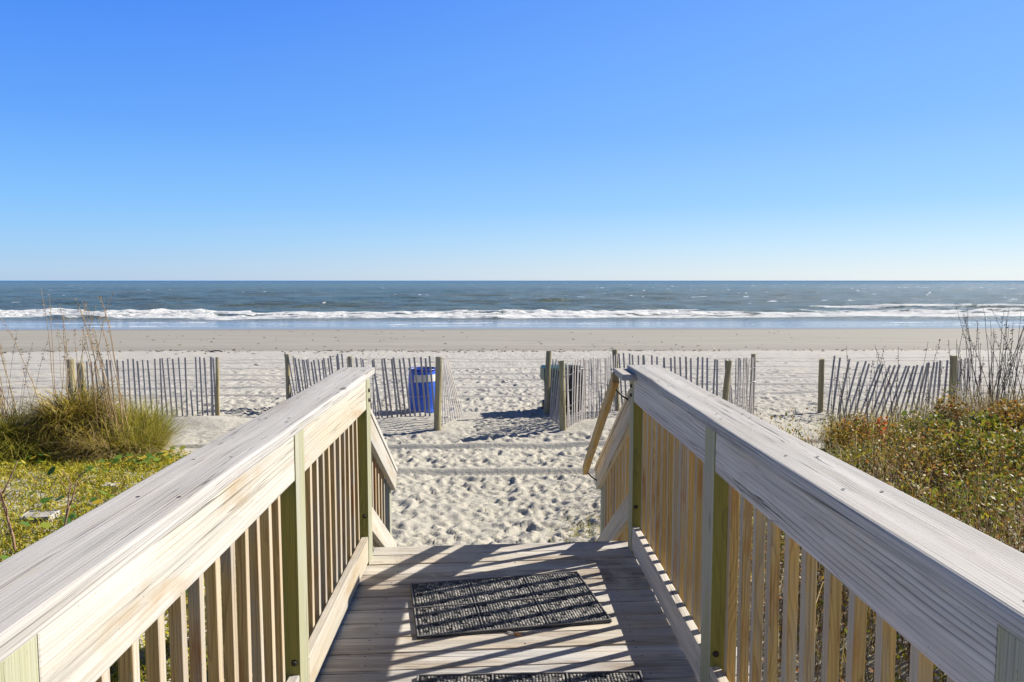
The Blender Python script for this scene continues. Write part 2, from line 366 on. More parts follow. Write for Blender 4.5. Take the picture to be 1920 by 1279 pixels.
# ------------------------------------------------------------------ sand
def grid_axis(segs):
    out = [segs[0][0]]
    for a, b, d0, d1 in segs:
        x = a
        while x < b - 1e-6:
            f = (x - a) / (b - a); x += d0 * (d1 / d0) ** f
            out.append(min(x, b))
    return np.array(sorted(set(np.round(out, 5))))
def build_sand():
    xp = grid_axis([(0, 5, .028, .03), (5, 12, .035, .12), (12, 26, .12, .4), (26, 90, .6, 6), (90, 3000, 20, 800)])
    xn = -xp[::-1][:-1]; xs = np.concatenate([xn, xp])
    ys = grid_axis([(-300, -20, 60, 8), (-20, 4.5, 2.5, .12), (4.5, 6, .06, .03), (6, 16, .028, .034), (16, 36, .036, .12), (36, 75, .2, .8), (75, 120, 2, 8)])
    X, Y = np.meshgrid(xs, ys)
    Z = ground(X, Y)
    # footprints
    D = np.zeros_like(Z)
    def stamp(px, py, ln, wd, dp, ang):
        r = ln * 2.2
        i0, i1 = np.searchsorted(xs, (px - r, px + r)); j0, j1 = np.searchsorted(ys, (py - r, py + r))
        if i1 - i0 < 2 or j1 - j0 < 2: return
        x = X[j0:j1, i0:i1] - px; y = Y[j0:j1, i0:i1] - py
        u = x * math.cos(ang) + y * math.sin(ang); v = -x * math.sin(ang) + y * math.cos(ang)
        q = np.sqrt((u / ln) ** 2 + (v / wd) ** 2)
        h = -dp * np.exp(-q ** 3 * 1.1) + dp * .55 * np.exp(-((q - 1.35) / .38) ** 2) * (1 + .6 * u / ln)
        old = D[j0:j1, i0:i1]
        D[j0:j1, i0:i1] = old * (1 - .6 * np.exp(-q ** 3)) + h
    def scat(n, x0, x1, y0, y1, dens=None, dp=(.02, .05), ln=(.09, .16)):
        for _ in range(n):
            x = random.uniform(x0, x1); y = random.uniform(y0, y1)
            if dens and random.random() > dens(x, y): continue
            l = random.uniform(*ln)
            stamp(x, y, l, l * random.uniform(.4, .75), random.uniform(*dp), random.gauss(1.57, .9))
    def nomound(x, y):
        if (x < -3.4 and y < 14.6) or (x > 3.2 and y < 13.4): return .05
        if 12.6 < y < 15 and (-2.9 < x < -.55 or 1.0 < x < 4): return .06
        if 12.6 < y < 15 and -.55 < x < 1.0: return .35
        return 1.
    scat(6200, -5, 6, 5.2, 13.2, nomound, (.008, .030), (.04, .105))
    scat(420, -4, 5, 5.4, 13.0, nomound, (.012, .027), (.10, .15))
    scat(4600, -7, 9, 12.5, 18, nomound, (.007, .024), (.05, .11))
    scat(5000, -16, 18, 15, 24, None, (.010, .032))
    scat(4200, -26, 26, 22, 33.5, None, (.006, .018))
    lump = (fbm(X * 6, Y * 7, 4) - .5) * .05 + (fbm(X * 20, Y * 24, 3) - .5) * .026
    act = sstep(34, 30.5, Y) * np.where(Y > 5, 1, .4)
    calm = np.ones_like(Z)
    for mx, my, rx, ry, h in MOUNDS[:5]: calm *= 1 - .75 * np.exp(-((X - mx) / rx) ** 2 - ((Y - my) / ry) ** 2)
    D = (np.tanh(D / .07) * .07 + lump) * act * calm
    # wheel tracks across the beach: pressed bands with a tread pattern and side berms
    T = np.zeros_like(Z); K = np.ones_like(Z)
    for y0, w, dp, amp in ((11.97, .12, .06, .05), (10.36, .12, .055, .05), (17.6, .12, .045, .1), (19.2, .12, .045, .1), (21.0, .12, .045, .1), (22.3, .14, .045, .1), (24.6, .14, .045, .1), (26.9, .15, .045, .12), (28.3, .15, .045, .12)):
        yc = y0 + amp * np.sin(X * .35 + y0) + .03 * np.sin(X * 1.1 + y0 * 2) + (.02 * X if y0 < 12 else .012 * X)
        u = (Y - yc) / w
        m = sstep(-7.5, -6.2, X) if y0 < 13 else 1.0
        K *= 1 - .93 * m * sstep(-2.2, -1.3, u) * sstep(1.6, .9, u)
        tooth = .25 * np.sin(X * 2 * math.pi / .10) * np.exp(-((u + .35) / .3) ** 2)
        T += m * dp * (-sstep(-2.6, -.1, u) * sstep(.55, 0, u) * (1 + tooth) + .35 * np.exp(-((u - .9) / .35) ** 2))
    Z = Z + D * K + T * np.where(Y < 33, 1, 0)
    nx, ny = len(xs), len(ys)
    idx = np.arange(nx * ny).reshape(ny, nx)
    Fq = np.stack([idx[:-1, :-1], idx[:-1, 1:], idx[1:, 1:], idx[1:, :-1]], -1).reshape(-1, 4)
    me = np_mesh('sand', np.stack([X, Y, Z], -1), Fq, True)
    t = NT('beach_sand'); tc = t.n('ShaderNodeTexCoord').outputs['Object']
    sp = t.n('ShaderNodeSeparateXYZ'); t.l(tc, sp.inputs[0]); y = sp.outputs[1]
    n1 = t.noise(tc, .6, 5); n2 = t.noise(tc, 60, 4, .7); n3 = t.noise(tc, 420, 2)
    dry = t.mix(n1, (.40, .38, .325), (.475, .45, .385))
    dry = t.mix(t.mapr(n2, .3, .75), t.mix(1, dry, (.84, .84, .84), 'MULTIPLY'), dry)
    dry = t.mix(t.mapr(n3, .60, .72, 0, .55), dry, (.30, .26, .20))
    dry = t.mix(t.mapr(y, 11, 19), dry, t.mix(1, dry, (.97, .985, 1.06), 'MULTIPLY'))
    # damp sand below the high-water line, wet at the edge
    st = t.n('ShaderNodeMapping'); st.inputs['Scale'].default_value = (.05, .6, 1); t.l(tc, st.inputs[0])
    yw = t.math('ADD', y, t.mapr(t.noise(st.outputs[0], 1.0, 4), 0, 1, -1.6, 1.6))
    damp_n = t.noise(st.outputs[0], 2.2, 5, .6)
    dampc = t.mix(t.mapr(damp_n, .3, .7), (.235, .22, .185), (.305, .29, .25))
    dampf = t.mapr(yw, 32.6, 33.4)
    edge = t.math('MULTIPLY', dampf, t.mapr(yw, 33.6, 38, 1, 0))
    dampc = t.mix(t.math('MULTIPLY', edge, .5), dampc, (.20, .185, .155))
    wetf = t.mapr(yw, 55, 62)
    c = t.mix(dampf, dry, dampc); c = t.mix(wetf, c, (.21, .20, .18))
    rough = t.mapr(yw, 55, 61, .95, .22)
    # specks of wrack along the line
    wr = t.n('ShaderNodeMapping'); wr.inputs['Scale'].default_value = (2.2, 1.1, 1); t.l(tc, wr.inputs[0])
    wm = t.math('MULTIPLY', t.mapr(t.noise(wr.outputs[0], 1.6, 5, .7), .56, .64), t.math('MULTIPLY', t.mapr(yw, 31.8, 32.8), t.mapr(yw, 33.2, 35.5, 1, 0)))
    c = t.mix(t.math('MULTIPLY', wm, .6), c, (.12, .10, .075))
    b1 = t.bump(t.noise(tc, 16, 5, .65), .55, .03); b2 = t.bump(n2, .35, .004, b1)
    mb = t.n('ShaderNodeMix', data_type='VECTOR'); t.l(t.mapr(yw, 30, 34), mb.inputs[0]); t.l(b2, mb.inputs[4])
    t.l(t.n('ShaderNodeNewGeometry').outputs['Normal'], mb.inputs[5])
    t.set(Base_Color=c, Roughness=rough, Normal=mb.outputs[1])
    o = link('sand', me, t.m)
    tag(o, 'pale beach sand trampled with footprints and wheel tracks', 'sand', kind='structure')
build_sand()

# ------------------------------------------------------------------ sea
def build_sea():
    rows = [58.0]
    while rows[-1] < 150: rows.append(rows[-1] + .16 + (rows[-1] - 58) * .004)
    while rows[-1] < 500: rows.append(rows[-1] * 1.0075)
    while rows[-1] < 40000: rows.append(rows[-1] * 1.035)
    ys = np.array(rows); tt = np.linspace(-1, 1, 620)
    ts = .28 * tt + .72 * tt ** 5
    Y = np.repeat(ys[:, None], len(ts), 1); X = ts[None, :] * (130 + 1.6 * Y)
    fade = sstep(600, 150, Y); off = sstep(66, 110, Y)
    wv = np.zeros_like(X)
    for k in range(26):
        a = random.gauss(0, .45) - 1.57; wl = random.uniform(2.0, 16) ; kx, ky = math.cos(a) * 6.283 / wl, math.sin(a) * 6.283 / wl
        ph = random.uniform(0, 6.28) + 2.5 * (fbm(X * .02 + k, Y * .02, 2))
        wv += .0085 * wl ** .75 * np.sin(kx * X + ky * Y + ph)
    Z = SEA + wv * fade * off * 1.0
    foam = np.zeros_like(X); calm = 1 - sstep(70, 84, Y)
    def breaker(yc, A, back, front):
        d = Y - yc
        return A * np.where(d > 0, np.exp(-(d / back) ** 2), np.exp(-(d / front) ** 2))
    n1 = vnoise(X * .035 + 4, X * 0 + 1.3); n2 = vnoise(X * .11 + 9, X * 0 + 7.1); n3 = vnoise(X * .5, X * 0 + 3)
    yc = 90.5 + 5 * (n1 - .5) + 3.0 * (n2 - .5) + 1.2 * (n3 - .5) + .9 * (vnoise(X * 1.3, X * 0 + 6) - .5)
    A = (.75 + .5 * vnoise(X * .9, X * 0 + 4)) * (.35 + .45 * vnoise(X * .05 + 31, X * 0 + 2.2)) * .62
    Z += breaker(yc, A, 4.5, 1.1) * (1 + .25 * (n3 - .5))
    yc2 = yc - 7.5 + 3 * (n2 - .5); Z += breaker(yc2, .16 + .12 * n1, 2.5, .8)
    # foam: from the crest down to the shore-side front
    broken = sstep(.28, .46, vnoise(X * .06 + 77, X * 0 + 5.5))
    front = 78.3 + 4.5 * (fbm(X * .06, X * 0 + 8.8, 3) - .5) * 2
    foam = sstep(front - 3.0, front + 2.5, Y) * sstep(yc + 1.0, yc + .2, Y)
    foam = foam * (1 - (1 - broken) * sstep(yc - 4, yc - 1.5, Y))
    crest = np.exp(-((Y - yc) / .8) ** 2); foam = np.maximum(foam * (.62 + .33 * vnoise(X * .09 + 12, Y * .25)), crest * (.35 + .65 * broken))
    # swash lines in the shallows
    for y0, a, w, s in ((70.5, 3.0, .5, .62), (67.5, 2.5, .5, .55), (65.2, 1.6, .45, .62)):
        l = y0 + a * (fbm(X * .05 + y0, X * 0 + y0, 3) - .5) * 2
        foam = np.maximum(foam, s * np.exp(-((Y - l) / w) ** 2) * sstep(.35, .65, vnoise(X * .12 + y0 * 3, X * 0)))
    # outer breaker on the right
    yc3 = 108 + 5 * (n1 - .5) - (X - 50) * .05; A3 = .55 * sstep(34, 60, X) * (.6 + .5 * n2)
    Z += breaker(yc3, A3, 4, 1.3); foam = np.maximum(foam, sstep(.12, .3, A3) * np.exp(-((Y - yc3 + .4) / 1.0) ** 2) * .85)
    for y0, x0, w, a in ((118, -30, 16, .35), (112, -52, 12, .3), (140, 8, 20, .4), (128, 30, 14, .3), (165, -60, 22, .4), (205, 40, 30, .4), (150, -8, 16, .35)):
        Z += breaker(y0 + 2 * (n2 - .5), a * np.exp(-((X - x0) / w) ** 2), 4, 1.5)
    # scattered whitecaps
    cap = vnoise(X * .30 + 3, Y * .5 + 8) * (.35 + .65 * vnoise(X * .9, Y * 1.2 + 4)) * (.6 + .4 * vnoise(X * .05, Y * .05))
    foam = np.maximum(foam, sstep(.645, .72, cap + .10 * sstep(5, 90, X)) * sstep(100, 115, Y) * sstep(3000, 500, Y) * .75)
    Z = Z.astype(float)
    nx, ny = len(ts), len(ys); idx = np.arange(nx * ny).reshape(ny, nx)
    Fq = np.stack([idx[:-1, :-1], idx[:-1, 1:], idx[1:, 1:], idx[1:, :-1]], -1).reshape(-1, 4)
    me = np_mesh('sea', np.stack([X, Y, Z], -1), Fq, True)
    for nm, arr in (('foam', foam), ('calm', calm)):
        at_ = me.attributes.new(nm, 'FLOAT', 'POINT'); at_.data.foreach_set('value', arr.astype(np.float32).ravel())
    t = NT('sea_water'); tc = t.n('ShaderNodeTexCoord').outputs['Object']
    fo = t.n('ShaderNodeAttribute', attribute_name='foam').outputs['Fac']; ca = t.n('ShaderNodeAttribute', attribute_name='calm').outputs['Fac']
    sp = t.n('ShaderNodeSeparateXYZ'); t.l(tc, sp.inputs[0]); y = sp.outputs[1]
    mp = t.n('ShaderNodeMapping'); mp.inputs['Scale'].default_value = (.35, 1, 1); t.l(tc, mp.inputs[0])
    big = t.noise(mp.outputs[0], .035, 4, .6)
    mud = t.mix(t.mapr(big, .35, .65), (.06, .105, .08), (.12, .135, .08))
    deep = t.mix(t.mapr(y, 250, 3000), mud, (.015, .065, .12))
    w1 = t.noise(mp.outputs[0], .55, 6, .65); w2 = t.noise(mp.outputs[0], 3.0, 4, .6)
    amp = t.mapr(ca, 0, 1, 1, .05)
    hgt = t.math('MULTIPLY', t.math('ADD', w1, t.math('MULTIPLY', w2, .25)), amp)
    nrm = t.bump(hgt, 1.0, 1.9)
    fn = t.noise(mp.outputs[0], 1.1, 6, .7); fn2 = t.noise(mp.outputs[0], .25, 3)
    f = t.mapr(t.math('ADD', fo, t.math('ADD', t.mapr(fn, .25, .75, -.55, .45), t.mapr(fn2, .3, .7, -.12, .12))), .5, .62)
    shallow = t.mix(ca, deep, (.17, .17, .15))
    lace = t.mix(t.mapr(t.noise(tc, 2.2, 5, .7), .3, .7), (.62, .64, .65), (.86, .86, .85))
    c = t.mix(f, shallow, lace)
    rough = t.math('MAXIMUM', t.mapr(ca, 0, 1, .22, .06), t.math('MULTIPLY', f, .9))
    t.set(Base_Color=c, Roughness=rough, IOR=1.33, Normal=nrm)
    o = link('sea', me, t.m); tag(o, 'grey green sea with a white breaker rolling onto the beach', 'sea', kind='structure')
build_sea()

# ------------------------------------------------------------------ deck
XL, XR = -.712, .800            # inner faces of the two railings
def build_deck():
    root = empty('boardwalk_deck', (0, 0, 0), 'weathered grey plank deck leading down to the beach between two railings', 'boardwalk')
    a = R(3.0); bm = bmesh.new(); bw, gap = .1355, .010
    n = 42
    for k in range(n):
        # board centre line passes x=0 at y
        y0 = 4.44 - bw / 2 - k * (bw + gap)
        l, r_ = (-.728, .818) if k == 0 else (-.98, 1.06)
        L = (r_ - l) / math.cos(a); mx = (l + r_) / 2
        rot = Matrix.Rotation(a + R(random.uniform(-.12, .12)), 4, 'Z') @ Matrix.Rotation(R(random.uniform(-.25, .25)), 4, 'X')
        box_bm(bm, L + random.uniform(-.01, .01), bw + random.uniform(-.003, .002), .036, (mx, y0 + mx * math.tan(a), DECK - .018 + random.uniform(-.0015, .0015)), rot, .004, 2)
    # screw heads, two per board over each joist
    nf = len(bm.faces)
    for k in range(1, 34):
        for xj in (-.55, .12, .62):
            for s in (-.04, .04):
                y = 4.44 - bw / 2 - k * (bw + gap) + xj * math.tan(a) + s + random.uniform(-.006, .006)
                bmesh.ops.create_circle(bm, cap_ends=True, radius=.0042, segments=8, matrix=Matrix.Translation((xj + random.uniform(-.012, .012), y, DECK + .0012)))
    bm.faces.ensure_lookup_table()
    for f in bm.faces[nf:]: f.material_index = 1
    me = bm_mesh('decking', bm); me.materials.append(M['deck']); me.materials.append(M['screw']); link('decking', me, None, root)
    for x in (-.62, .05, .72):
        board('joist', .038, 6.0, .18, (x, 1.36, DECK - .036 - .092), M['postY'], root)
    board('rim_joist', 1.5, .038, .18, (.045, 4.405, DECK - .036 - .092), M['postX'], root, (0, 0, a))
    for x in (-.62, .72):
        for y in (4.2, 1.4, -1.3): board('support_pile', .12, .12, 1.2, (x, y, .24), M['postZ'], root)
build_deck()

def bolt_me():
    bm = bmesh.new(); bmesh.ops.create_cone(bm, cap_ends=True, segments=12, radius1=.013, radius2=.009, depth=.014)
    return bm_mesh('bolt', bm, True)
BOLT = bolt_me()
BAL = None
def build_rail(side):
    s = -1 if side == 'L' else 1
    xi = XL if s < 0 else XR
    lab = ('sunlit cream wooden railing with rusty stained balusters and a pale cap board' if s < 0
           else 'grey cracked wooden railing with golden balusters, its inner face in shade')
    root = empty('wooden_railing', (xi, 1.5, DECK), lab, 'railing')
    o = Vector((xi, 1.5, DECK))
    P = lambda x, y, z: Vector((xi + s * x, y, z)) - o
    posts = [4.18, 2.70, 1.075, -.55] if s < 0 else [4.32, 2.73, 1.07, -.55]
    pw = .125; top = 1.055; lo = .885 if s < 0 else .90
    rm = M['railY'] if s < 0 else M['railgY']
    end = 4.36 if s < 0 else 4.43
    capc = board('cap', .19, end + 1.6, .040, P(.085, (end - 1.6) / 2, DECK + 1.076), M['capY'], root, bev=.007, warp=.0016)
    for y in posts:
        po = board('post', .10, pw, 1.75, P(.05, y, DECK + top - .875), M['postZ'], root, bev=.004)
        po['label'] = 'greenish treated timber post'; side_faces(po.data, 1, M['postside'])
        for zz in ((.28, .95) if y > 4 else (.21,)):
            link('bolt', BOLT, M['bolt'], po, (s * (-.05 + .022), -pw / 2 - .003, zz - (top - .875)), (math.pi / 2, 0, 0))
        if y > 4:
            for zz in (.93, .985): link('bolt', BOLT, M['bolt'], po, (-s * .052, .0, zz - (top - .875)), (0, -s * math.pi / 2, 0))
    for a, b in zip(posts, posts[1:]):
        L = (a - pw / 2) - (b + pw / 2) - .004; yc = (a + b) / 2
        board('top_rail', .038, L, top - lo, P(.021, yc, DECK + (top + lo) / 2), rm, root, warp=.0012)
        board('bottom_rail', .038, L, .145, P(.021, yc, DECK + .018 + .0725), rm, root, warp=.0012)
    # balusters nailed to the outer face of the rails
    global BAL
    if BAL is None:
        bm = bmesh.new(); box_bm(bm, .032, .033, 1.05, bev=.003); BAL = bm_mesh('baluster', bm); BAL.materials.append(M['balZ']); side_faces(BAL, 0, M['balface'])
    for a, b in zip(posts[:3], posts[1:]):
        n = 12 if a > 3 else (13 if s < 0 else 12)
        ya, yb = b + pw / 2 + .045, a - pw / 2 - .045
        for k in range(n):
            y = ya + (yb - ya) * k / (n - 1)
            link('baluster', BAL, M['balZ'], root, P(.062, y + random.uniform(-.006, .006), DECK + .52 + random.uniform(-.004, .004)), (R(random.uniform(-.35, .35)), R(random.uniform(-.3, .3)), R(random.uniform(-3, 3))))
    bm = bmesh.new(); bm.from_mesh(capc.data); nf = len(bm.faces)
    for y in [p + q for p in posts[:3] for q in (-.03, .03)] + [3.5, 3.2, 2.1, 1.75, .5, .2, 3.75]:
        for q in (-.05, .045):
            bmesh.ops.create_circle(bm, cap_ends=True, radius=.0048, segments=8, matrix=Matrix.Translation((s * q + random.uniform(-.012, .012), y + random.uniform(-.03, .03) - (end - 1.6) / 2, .0222)))
    bm.faces.ensure_lookup_table()
    for f in bm.faces[nf:]: f.material_index = 1
    bm.to_mesh(capc.data); bm.free(); capc.data.materials.append(M['screw'])
    return root
build_rail('L'); build_rail('R')

def slope_board(name, p, q, w, h, m, root, o, bev=.004, warp=0):
    p, q = Vector(p), Vector(q); d = q - p
    ob = board(name, w, d.length, h, (p + q) / 2 - o, m, root, bev=bev, warp=warp)
    ob.rotation_euler = (math.atan2(d.z, math.hypot(d.x, d.y)), 0, -math.atan2(d.x, d.y)); return ob
def build_stairs():
    root = empty('beach_stairs', (.05, 4.48, 0), 'timber steps going down from the deck edge to the footprinted sand', 'stairs'); o = Vector((.05, 4.48, 0))
    for k in range(5):
        z = DECK - .175 * (k + 1); y = 4.50 + .27 * k
        for j in (0, 1): board('tread', 1.5, .128, .036, Vector((.045, y + .068 + j * .136, z - .018)) - o, M['capX'], root)
    for x in (XL + .01, .045, XR - .01):
        slope_board('stringer', (x, 4.46, .80), (x, 5.86, -.10), .038, .24, M['railY'], root, o)
build_stairs()
def build_stair_rail(side):
    s = -1 if side == 'L' else 1
    xi = -.785 if s < 0 else .802
    ys = 4.25 if s < 0 else 4.39
    lab = 'short sunlit stair railing sloping down from the end of the cream railing' if s < 0 else 'sloping stair railing with a brown handrail on brackets along its inner side'
    o = Vector((xi, 5.8, 0)); root = empty('stair_railing', o, lab, 'railing')
    rm = M['railY'] if s < 0 else M['balY']
    sl = -.572; z0 = 1.925 - (ys - 4.33) * .572
    zt = lambda y: z0 + sl * (y - ys)
    ye = 5.86
    slope_board('top_rail', (xi + s * .021, ys, zt(ys)), (xi + s * .021, ye, zt(ye)), .038, .14, M['railY'] if s < 0 else M['railY'], root, o)
    slope_board('cap', (xi + s * .045, ys, zt(ys) + .101), (xi + s * .045, ye + .02, zt(ye + .02) + .101), .10, .034, M['capY'], root, o)
    zb = lambda y: 1.24 + sl * (y - 4.5)
    slope_board('bottom_rail', (xi + s * .021, ys, zb(ys)), (xi + s * .021, 5.80, zb(5.80)), .038, .14, M['railY'], root, o)
    board('post', .10, .10, 1.35, Vector((xi + s * .092, 5.80, zt(5.80) - .675)) - o, M['postZ'], root)
    for k in range(10):
        y = ys + .11 + k * .128; zc = (zt(y) + zb(y)) / 2
        link('baluster', BAL, M['balZ'], root, Vector((xi + s * .062, y, zt(y) + .05 - .525)) - o, (0, 0, R(random.uniform(-2, 2))))
    if s > 0:
        h = empty_part = None
        hp = (.719, 4.40, 2.075); hq = (.719, 5.86, 1.135)
        hr = slope_board('handrail', hp, hq, .038, .075, M['balY'], root, o)
        hr['label'] = 'brown sloping handrail'
        board('handrail_return', .087, .30, .036, Vector((.758, 4.30, 2.106)) - o, M['capY'], root)
        for y, z in ((4.46, 2.0), (5.80, 1.14)):
            bm = bmesh.new(); tube(bm, [(0, 0, .0), (.012, -.004, -.03), (.045, -.008, -.065), (.085, -.01, -.09)], .0055, sides=8)
            link('bracket', bm_mesh('bracket', bm, True), M['bolt'], root, Vector((.722, y, z + .02)) - o)
for sd_ in 'LR': build_stair_rail(sd_)

# ------------------------------------------------------------------ mats
def mat_meshes():
    bm = bmesh.new(); box_bm(bm, .91, .60, .008, (0, 0, .004), None, .002, 1); base = bm_mesh('mat_base', bm)
    bm = bmesh.new()
    for y in (-.293, 0, .293): box_bm(bm, .908, .007, .008, (0, y, .0118), None, .002, 1)
    for x in (-.449, -.150, .150, .449):
        for y in (-.1465, .1465): box_bm(bm, .007, .286, .0076, (x, y, .0118), None, .002, 1)
    rib = bm_mesh('seam_rib', bm)
    # studs: small rounded blocks with regular drain holes left free
    V = []; Fq = []
    for px in (-.2995, 0, .2995):
        for py in (-.1465, .1465):
            nx, ny = 21, 20
            for i in range(nx):
                for j in range(ny):
                    if ((i % 4 in (1, 2)) and (j % 4 in (1, 2)) and ((i // 4 + j // 4) % 2 == 0)) or random.random() < .06: continue
                    x = px - .133 + .266 * i / (nx - 1); y = py - .129 + .258 * j / (ny - 1); r = .0060 + random.uniform(-.0006, .0006); x += random.uniform(-.0012, .0012); y += random.uniform(-.0012, .0012); b = len(V)
                    V += [(x - r, y - r, .0078), (x + r, y - r, .0078), (x + r, y + r, .0078), (x - r, y + r, .0078)]
                    h = .0132 + random.uniform(-.0008, .0006); r = .0052
                    V += [(x - r, y - r, h), (x + r, y - r, h), (x + r, y + r, h), (x - r, y + r, h)]
                    Fq += [(b + 4, b + 5, b + 6, b + 7)] + [(b + k, b + (k + 1) % 4, b + 4 + (k + 1) % 4, b + 4 + k) for k in range(4)]
    return base, rib, np_mesh('stud_field', V, Fq)
mb_, mr_, ms_ = mat_meshes()
for (x, y, rz, lab) in ((.049, 3.593, 9.3, 'black studded rubber doormat lying askew by the cigarette butt'), (.14, 2.610, .6, 'black rubber doormat cut off by the bottom edge of the photo')):
    r_ = empty('rubber_mat', (x, y, DECK + .002), lab, 'doormat', 'doormats on the deck', R(rz))
    link('mat_base', mb_, M['rubber'], r_); link('seam_rib', mr_, M['rib'], r_); link('stud_field', ms_, M['studs'], r_)
cb = empty('cigarette_butt', (.085, 3.262, DECK + .006), 'orange tipped cigarette butt on the deck boards at the mat edge', 'cigarette butt', None, R(-24))
bm = bmesh.new(); tube(bm, [(0, 0, 0), (.032, 0, 0)], .0048, sides=10); link('filter', bm_mesh('filter', bm, True), M['filter'], cb)
bm = bmesh.new(); tube(bm, [(-.034, .002, .002), (-.02, .001, .001), (0, 0, 0)], .0035, .0046, sides=10); link('paper', bm_mesh('paper', bm, True), M['paper'], cb)

# ------------------------------------------------------------------ sand fences
def picket_me(h):
    bm = bmesh.new(); box_bm(bm, .036, .010, h, (0, 0, h / 2), None, .002, 1); return bm_mesh('picket', bm)
PK = [picket_me(h) for h in (1.17, 1.18, 1.20)]; PKS = picket_me(.55)
def fence_post(root, o, x, y, h, lean=(0, 0), r=.05, z=None):
    bm = bmesh.new(); n = 12; rings = []
    for k in range(9):
        zz = -.4 + (h + .4) * k / 8
        ring = []
        for j in range(n):
            a = 6.2832 * j / n; q = r * (1 + .05 * math.sin(3 * a + k) + random.uniform(-.025, .025)) * (1.06 - .08 * k / 8)
            ring.append(bm.verts.new((q * math.cos(a), q * math.sin(a), zz + (random.uniform(-.008, .008) if k == 8 else 0))))
        rings.append(ring)
    for A, B in zip(rings, rings[1:]):
        for j in range(n): bm.faces.new((A[j], A[(j + 1) % n], B[(j + 1) % n], B[j]))
    bm.faces.new(rings[-1])
    me = bm_mesh('post', bm)
    return link('post', me, M['fpost'], root, Vector((x, y, gz(x, y) if z is None else z)) - o, (R(lean[1]), R(lean[0]), random.uniform(0, 6)))
def fence_run(root, o, path, sp, lean=lambda f: 0, dz=lambda f: 0, short=(), jit=1.0, nolean_wire=False):
    """pickets along a polyline; lean(f) degrees in the run's plane, top towards +run"""
    P = [Vector((*p, 0)) for p in path]; seg = [(b - a).length for a, b in zip(P, P[1:])]; L = sum(seg)
    n = max(2, round(L / sp)); pts = []
    for k in range(n):
        s = L * (k + .5) / n + random.uniform(-.012, .012) * jit; f = s / L
        for a, b, l in zip(P, P[1:], seg):
            if s <= l or b is P[-1]:
                p = a + (b - a) * (s / l); d = (b - a).normalized(); break
            s -= l
        le = lean(f) + random.gauss(0, 1.0) * jit
        z = gz(p.x, p.y) - .06 + dz(f) + random.uniform(-.009, .009)
        if k in short:
            me = PKS
        else: me = random.choice(PK)
        ob = link('picket', me, M['picket'], root, Vector((p.x, p.y, z)) - o)
        ob.rotation_mode = 'QUATERNION'
        yaw = math.atan2(d.y, d.x) + R(random.gauss(0, 6))
        ob.rotation_quaternion = (Euler((R(random.gauss(0, 1.5)), 0, yaw)).to_quaternion() @ Euler((0, R(le), 0)).to_quaternion())
        pts.append((p, z, math.sin(R(le)), d))
    return pts
def lean_picket(root, o, me, bot, top, wide):
    z = (top - bot).normalized(); x = (wide - z * wide.dot(z)).normalized(); y = z.cross(x)
    ob = link('picket', me, M['picket'], root, bot - o); ob.rotation_mode = 'QUATERNION'
    ob.rotation_quaternion = Matrix((x, y, z)).transposed().to_quaternion(); return ob
def fence_wire(root, o, pts, heights=(.14, .42, .70, .98), ends=None):
    for h in heights:
        bm = bmesh.new()
        for sg in (-1, 1):
            q = []
            for i, (p, z, sn, d) in enumerate(pts):
                b = p + d * (sn * h) + Vector((-d.y, d.x, 0)) * (.0085 * sg * (1 if i % 2 else -1)); b.z = z + h
                q.append(b - o)
            if ends:
                if ends[0] is not None: q.insert(0, Vector((*ends[0], gz(*ends[0]) + h * 1.0)) - o)
                if ends[1] is not None: q.append(Vector((*ends[1], gz(*ends[1]) + h * 1.0)) - o)
            tube(bm, q, .0032, sides=4, cap=False)
        link('wire', bm_mesh('wire', bm), M['wire'], root)
# left fence, behind the grass
o = Vector((-7, 14.8, 0)); r_ = empty('sand_fence', o, 'sand fence of upright grey pickets behind the tall grass clump', 'sand fence', 'sand fences')
fence_post(r_, o, -8.45, 15.0, 1.10, (2, 0), .075); fence_post(r_, o, -8.22, 14.95, 1.05, (5, 0), .07); fence_post(r_, o, -5.46, 14.67, 1.16, (-1.5, 0), .035)
p_ = fence_run(r_, o, [(-8.15, 14.95), (-6.8, 14.85), (-5.5, 14.66)], .108, lambda f: -1.5, lambda f: -.08 + .13 * f, short=(20,), jit=.5)
fence_wire(r_, o, p_, ends=((-8.3, 15.0), (-5.45, 14.66)))
p_ = fence_run(r_, o, [(-5.62, 14.72), (-5.40, 14.70)], .07, lambda f: -1, lambda f: .02)
# centre-left fence around the blue barrel
o = Vector((-2.5, 14.5, 0)); r_ = empty('sand_fence', o, 'sagging sand fence that curls around the blue barrel and fans out at its end', 'sand fence', 'sand fences')
fence_post(r_, o, -4.39, 15.85, 1.13, (-1, 0), .05); fence_post(r_, o, -3.10, 15.95, 1.05, (0, 0), .055); fence_post(r_, o, -1.02, 13.05, 1.30, (2.2, 0), .06)
p_ = fence_run(r_, o, [(-4.32, 15.8), (-3.7, 15.4), (-3.0, 15.2)], .07, lambda f: -13 + 9 * f, lambda f: .06 - .16 * math.sin(math.pi * f))
fence_wire(r_, o, p_, ends=((-4.39, 15.85), None))
p_ = fence_run(r_, o, [(-2.95, 15.1), (-2.2, 14.2), (-1.75, 14.35), (-1.14, 14.45)], .092, lambda f: -9 + 5 * f, lambda f: -.03 + .07 * f, short=(9, 11))
fence_wire(r_, o, p_)
pts = []
for k in range(10):
    f = k / 9; bx = -.99 + .37 * f ** .9; by = 13.16 + 1.3 * f
    top = Vector((-.945 + .02 * f, 13.2 + 1.2 * f, 1.12 + .05 * random.random())); bot = Vector((bx, by, gz(bx, by) - .05)); d = (top - bot)
    a_ = R(76 + random.gauss(0, 7)); lean_picket(r_, o, PK[1], bot, top, Vector((math.cos(a_), math.sin(a_), 0)))
    pts.append((bot, d))
